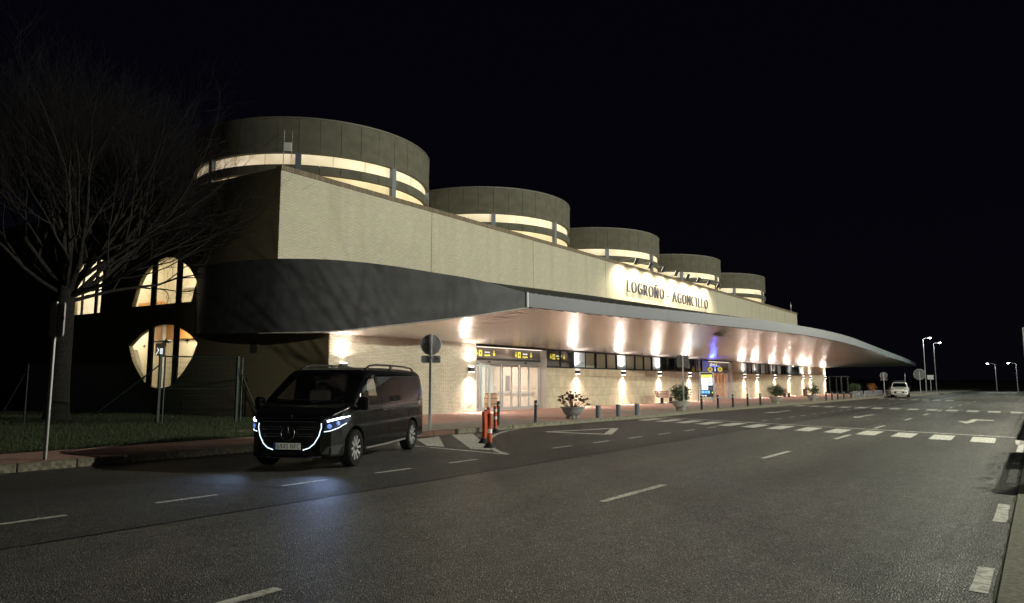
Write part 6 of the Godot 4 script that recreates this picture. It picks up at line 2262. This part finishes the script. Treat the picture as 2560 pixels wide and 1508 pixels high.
	# bumper details
	part("lower_grille", sh.patch([Vector2(-0.55, 0.27), Vector2(0.55, 0.27), Vector2(0.5, 0.33), Vector2(-0.5, 0.33)], "front", 0.004, 0.07), mat("grille_black", 0.008, 0.008, 0.009, 0.25), o)
	m = MB.new()
	sh.line([Vector2(-0.62, 0.255), Vector2(-0.3, 0.24), Vector2(0.3, 0.24), Vector2(0.62, 0.255)], "front", 0.012, 0.012, m, 0.06)
	part("bumper_trim", m, chrome, o)
	for sg in [-1.0, 1.0]:
		var a := []
		for q in [Vector2(0.62, 0.3), Vector2(0.82, 0.28), Vector2(0.87, 0.45), Vector2(0.7, 0.42)]: a.append(Vector2(q.x * sg, q.y))
		part("air_intake", sh.patch(a, "front", 0.005, 0.05), trim, o)
	m = MB.new()
	sh.line([Vector2(-0.82, 0.985), Vector2(-0.6, 0.935), Vector2(-0.3, 0.925), Vector2(0.3, 0.925), Vector2(0.6, 0.935), Vector2(0.82, 0.985)], "front", -0.002, 0.005, m, 0.05)
	part("bonnet_gap", m, mat("gap_black", 0.003, 0.003, 0.003, 0.9), o)
	for e in [[-0.62, 0.05, 1.21], [0.1, 0.72, 1.2]]:
		m = MB.new()
		sh.line([Vector2(e[0], e[2] - 0.015), Vector2((e[0] + e[1]) / 2, e[2] + 0.02), Vector2(e[1], e[2] + 0.005)], "front", 0.02, 0.008, m, 0.06)
		part("wiper", m, trim, o)
	# inside
	var seat := mat("seat_leather", 0.06, 0.055, 0.05, 0.5)
	for sx in [0.42, -0.42]:
		var s := group_node("front_seat", o)
		m = MB.new()
		m.cbox(Vector3(sx, 0.8, -0.95), Vector3(0.5, 0.16, 0.52), 0.05)
		part("cushion", m, seat, s)
		m = MB.new()
		m.t = Transform3D(Basis(Vector3(1, 0, 0), -0.18), Vector3(sx, 1.12, -1.24))
		m.cbox(Vector3.ZERO, Vector3(0.48, 0.62, 0.14), 0.05)
		part("backrest", m, seat, s)
		m = MB.new()
		m.cbox(Vector3(sx, 1.53, -1.3), Vector3(0.27, 0.2, 0.11), 0.045)
		part("headrest", m, seat, s)
	m = MB.new()
	m.cbox(Vector3(0, 1.02, 0.0), Vector3(1.6, 0.22, 0.5), 0.06)
	part("dashboard", m, trim, o)
	m = MB.new()
	m.t = Transform3D(Basis(Vector3(1, 0, 0), 1.1), Vector3(0.42, 1.12, -0.4))
	var wp := []
	for k in 29: wp.append(Vector3(cos(TAU * k / 28) * 0.19, 0, sin(TAU * k / 28) * 0.19))
	m.tube(wp, [0.016], 6, false)
	part("steering_wheel", m, trim, o)
	m = MB.new()
	m.cbox(Vector3(0, 1.68, -0.62), Vector3(0.24, 0.07, 0.03), 0.012)
	part("rear_view_mirror", m, trim, o)
	m = MB.new()
	m.box(Vector3(0, 0.42, -2.2), Vector3(1.7, 0.06, 4.2))
	part("floor_pan", m, trim, o)
	for z in [0.0, -3.43]:
		for sg in [1.0, -1.0]:
			wheel(o, Vector3(sg * 0.835, 0.345, z), sg, 0.345, 0.235, 0.225, 10)

func suv() -> void:
	var o := thing("patrol_car", "white patrol car with roof light bar and tall aerial parked by the far kerb", "car", Vector3(-12.45, 0.004, -87.9), 0.1)
	var sh := Shell.new()
	sh.side = PackedVector2Array([Vector2(0.75, 0.28), Vector2(0.84, 0.35), Vector2(0.85, 0.65), Vector2(0.8, 0.92), Vector2(0.6, 1.0), Vector2(-0.25, 1.1), Vector2(-0.85, 1.6), Vector2(-1.2, 1.68), Vector2(-2.9, 1.67), Vector2(-3.4, 1.55), Vector2(-3.58, 1.0), Vector2(-3.6, 0.4), Vector2(-3.5, 0.28)])
	sh.plan = PackedVector2Array([Vector2(0.85, -3), Vector2(0.85, 0.3), Vector2(0.75, 0.68), Vector2(0.4, 0.86), Vector2(-3.2, 0.88), Vector2(-3.6, 0.75), Vector2(-3.6, -3)])
	sh.front = PackedVector2Array([Vector2(-3, 0.28), Vector2(0.8, 0.28), Vector2(0.88, 0.45), Vector2(0.89, 0.95), Vector2(0.82, 1.1), Vector2(0.7, 1.55), Vector2(0.6, 1.68), Vector2(-3, 1.7)])
	sh.arches = [0.0, -2.63]
	sh.arch_r = 0.42
	sh.arch_y = 0.36
	sh.arch_in = 0.6
	var white := mat("patrol_white", 0.72, 0.72, 0.68, 0.25)
	var tint := mat("tinted_glass", 0.004, 0.004, 0.005, 0.03, 0.0, 0.2)
	var trim := mat("black_plastic", 0.015, 0.015, 0.016, 0.3)
	part("body", sh.skin(Vector3(-1.0, 0.18, -3.75), Vector3(1.0, 1.82, 1.0), 0.05, []), white, o)
	part("windscreen", sh.patch([Vector2(-0.7, 1.13), Vector2(0.7, 1.13), Vector2(0.58, 1.58), Vector2(-0.58, 1.58)], "front", 0.008, 0.12), tint, o)
	for k in ["left", "right"]:
		part("side_window", sh.patch([Vector2(-0.45, 1.1), Vector2(-0.95, 1.54), Vector2(-1.45, 1.57), Vector2(-1.5, 1.1)], k, 0.008, 0.12), tint, o)
		part("side_window", sh.patch([Vector2(-1.6, 1.1), Vector2(-1.55, 1.57), Vector2(-2.9, 1.54), Vector2(-3.1, 1.15)], k, 0.008, 0.12), tint, o)
		part("green_stripe", sh.patch([Vector2(-0.5, 0.62), Vector2(-2.1, 0.62), Vector2(-2.1, 0.92), Vector2(-0.5, 0.92)], k, 0.007, 0.15), mat("patrol_green", 0.02, 0.09, 0.05, 0.4), o)
	part("grille", sh.patch([Vector2(-0.42, 0.86), Vector2(0.42, 0.86), Vector2(0.36, 0.97), Vector2(-0.36, 0.97)], "front", 0.008, 0.1), trim, o)
	part("bumper_grille", sh.patch([Vector2(-0.5, 0.45), Vector2(0.5, 0.45), Vector2(0.5, 0.68), Vector2(-0.5, 0.68)], "front", 0.008, 0.1), trim, o)
	part("number_plate", sh.patch([Vector2(-0.26, 0.52), Vector2(0.26, 0.52), Vector2(0.26, 0.63), Vector2(-0.26, 0.63)], "front", 0.02, 0.1), mat("plate_white", 0.82, 0.82, 0.8, 0.4), o)
	part("bonnet_stripe", sh.patch([Vector2(-0.45, 0.985), Vector2(0.45, 0.985), Vector2(0.45, 1.07), Vector2(-0.45, 1.07)], "front", 0.008, 0.1), mat("patrol_green", 0.02, 0.09, 0.05, 0.4), o)
	for s in [-1.0, 1.0]:
		var a := []
		for q in [Vector2(0.5, 0.82), Vector2(0.8, 0.85), Vector2(0.8, 0.98), Vector2(0.5, 0.94)]: a.append(Vector2(q.x * s, q.y))
		part("headlight", sh.patch(a, "front", 0.008, 0.1), mat("lamp_clear", 0.35, 0.36, 0.36, 0.1, 0.4), o)
		var b := []
		for q in [Vector2(0.58, 0.5), Vector2(0.7, 0.5), Vector2(0.7, 0.62), Vector2(0.58, 0.62)]: b.append(Vector2(q.x * s, q.y))
		part("fog_lamp", sh.patch(b, "front", 0.008, 0.1), trim, o)
		var m := MB.new()
		m.cbox(Vector3(s * 0.98, 1.12, -0.35), Vector3(0.2, 0.17, 0.1), 0.03)
		part("mirror", m, trim, o)
	var m := MB.new()
	m.cbox(Vector3(0, 1.78, -1.5), Vector3(1.2, 0.12, 0.3), 0.03)
	part("light_bar", m, mat("bar_blue", 0.05, 0.06, 0.1, 0.2), o)
	m = MB.new()
	m.tube([Vector3(0.55, 1.66, -1.9), Vector3(0.55, 2.2, -1.9), Vector3(0.55, 2.7, -1.9)], [0.02, 0.014, 0.01], 6)
	m.tube([Vector3(0.55, 2.25, -1.9), Vector3(0.55, 2.5, -1.9)], [0.03], 6)
	part("aerial", m, mat("white_plastic", 0.6, 0.6, 0.58, 0.5), o)
	for z in [0.0, -2.63]:
		for s in [1.0, -1.0]:
			wheel(o, Vector3(s * 0.78, 0.36, z), s, 0.36, 0.22, 0.22, 7)
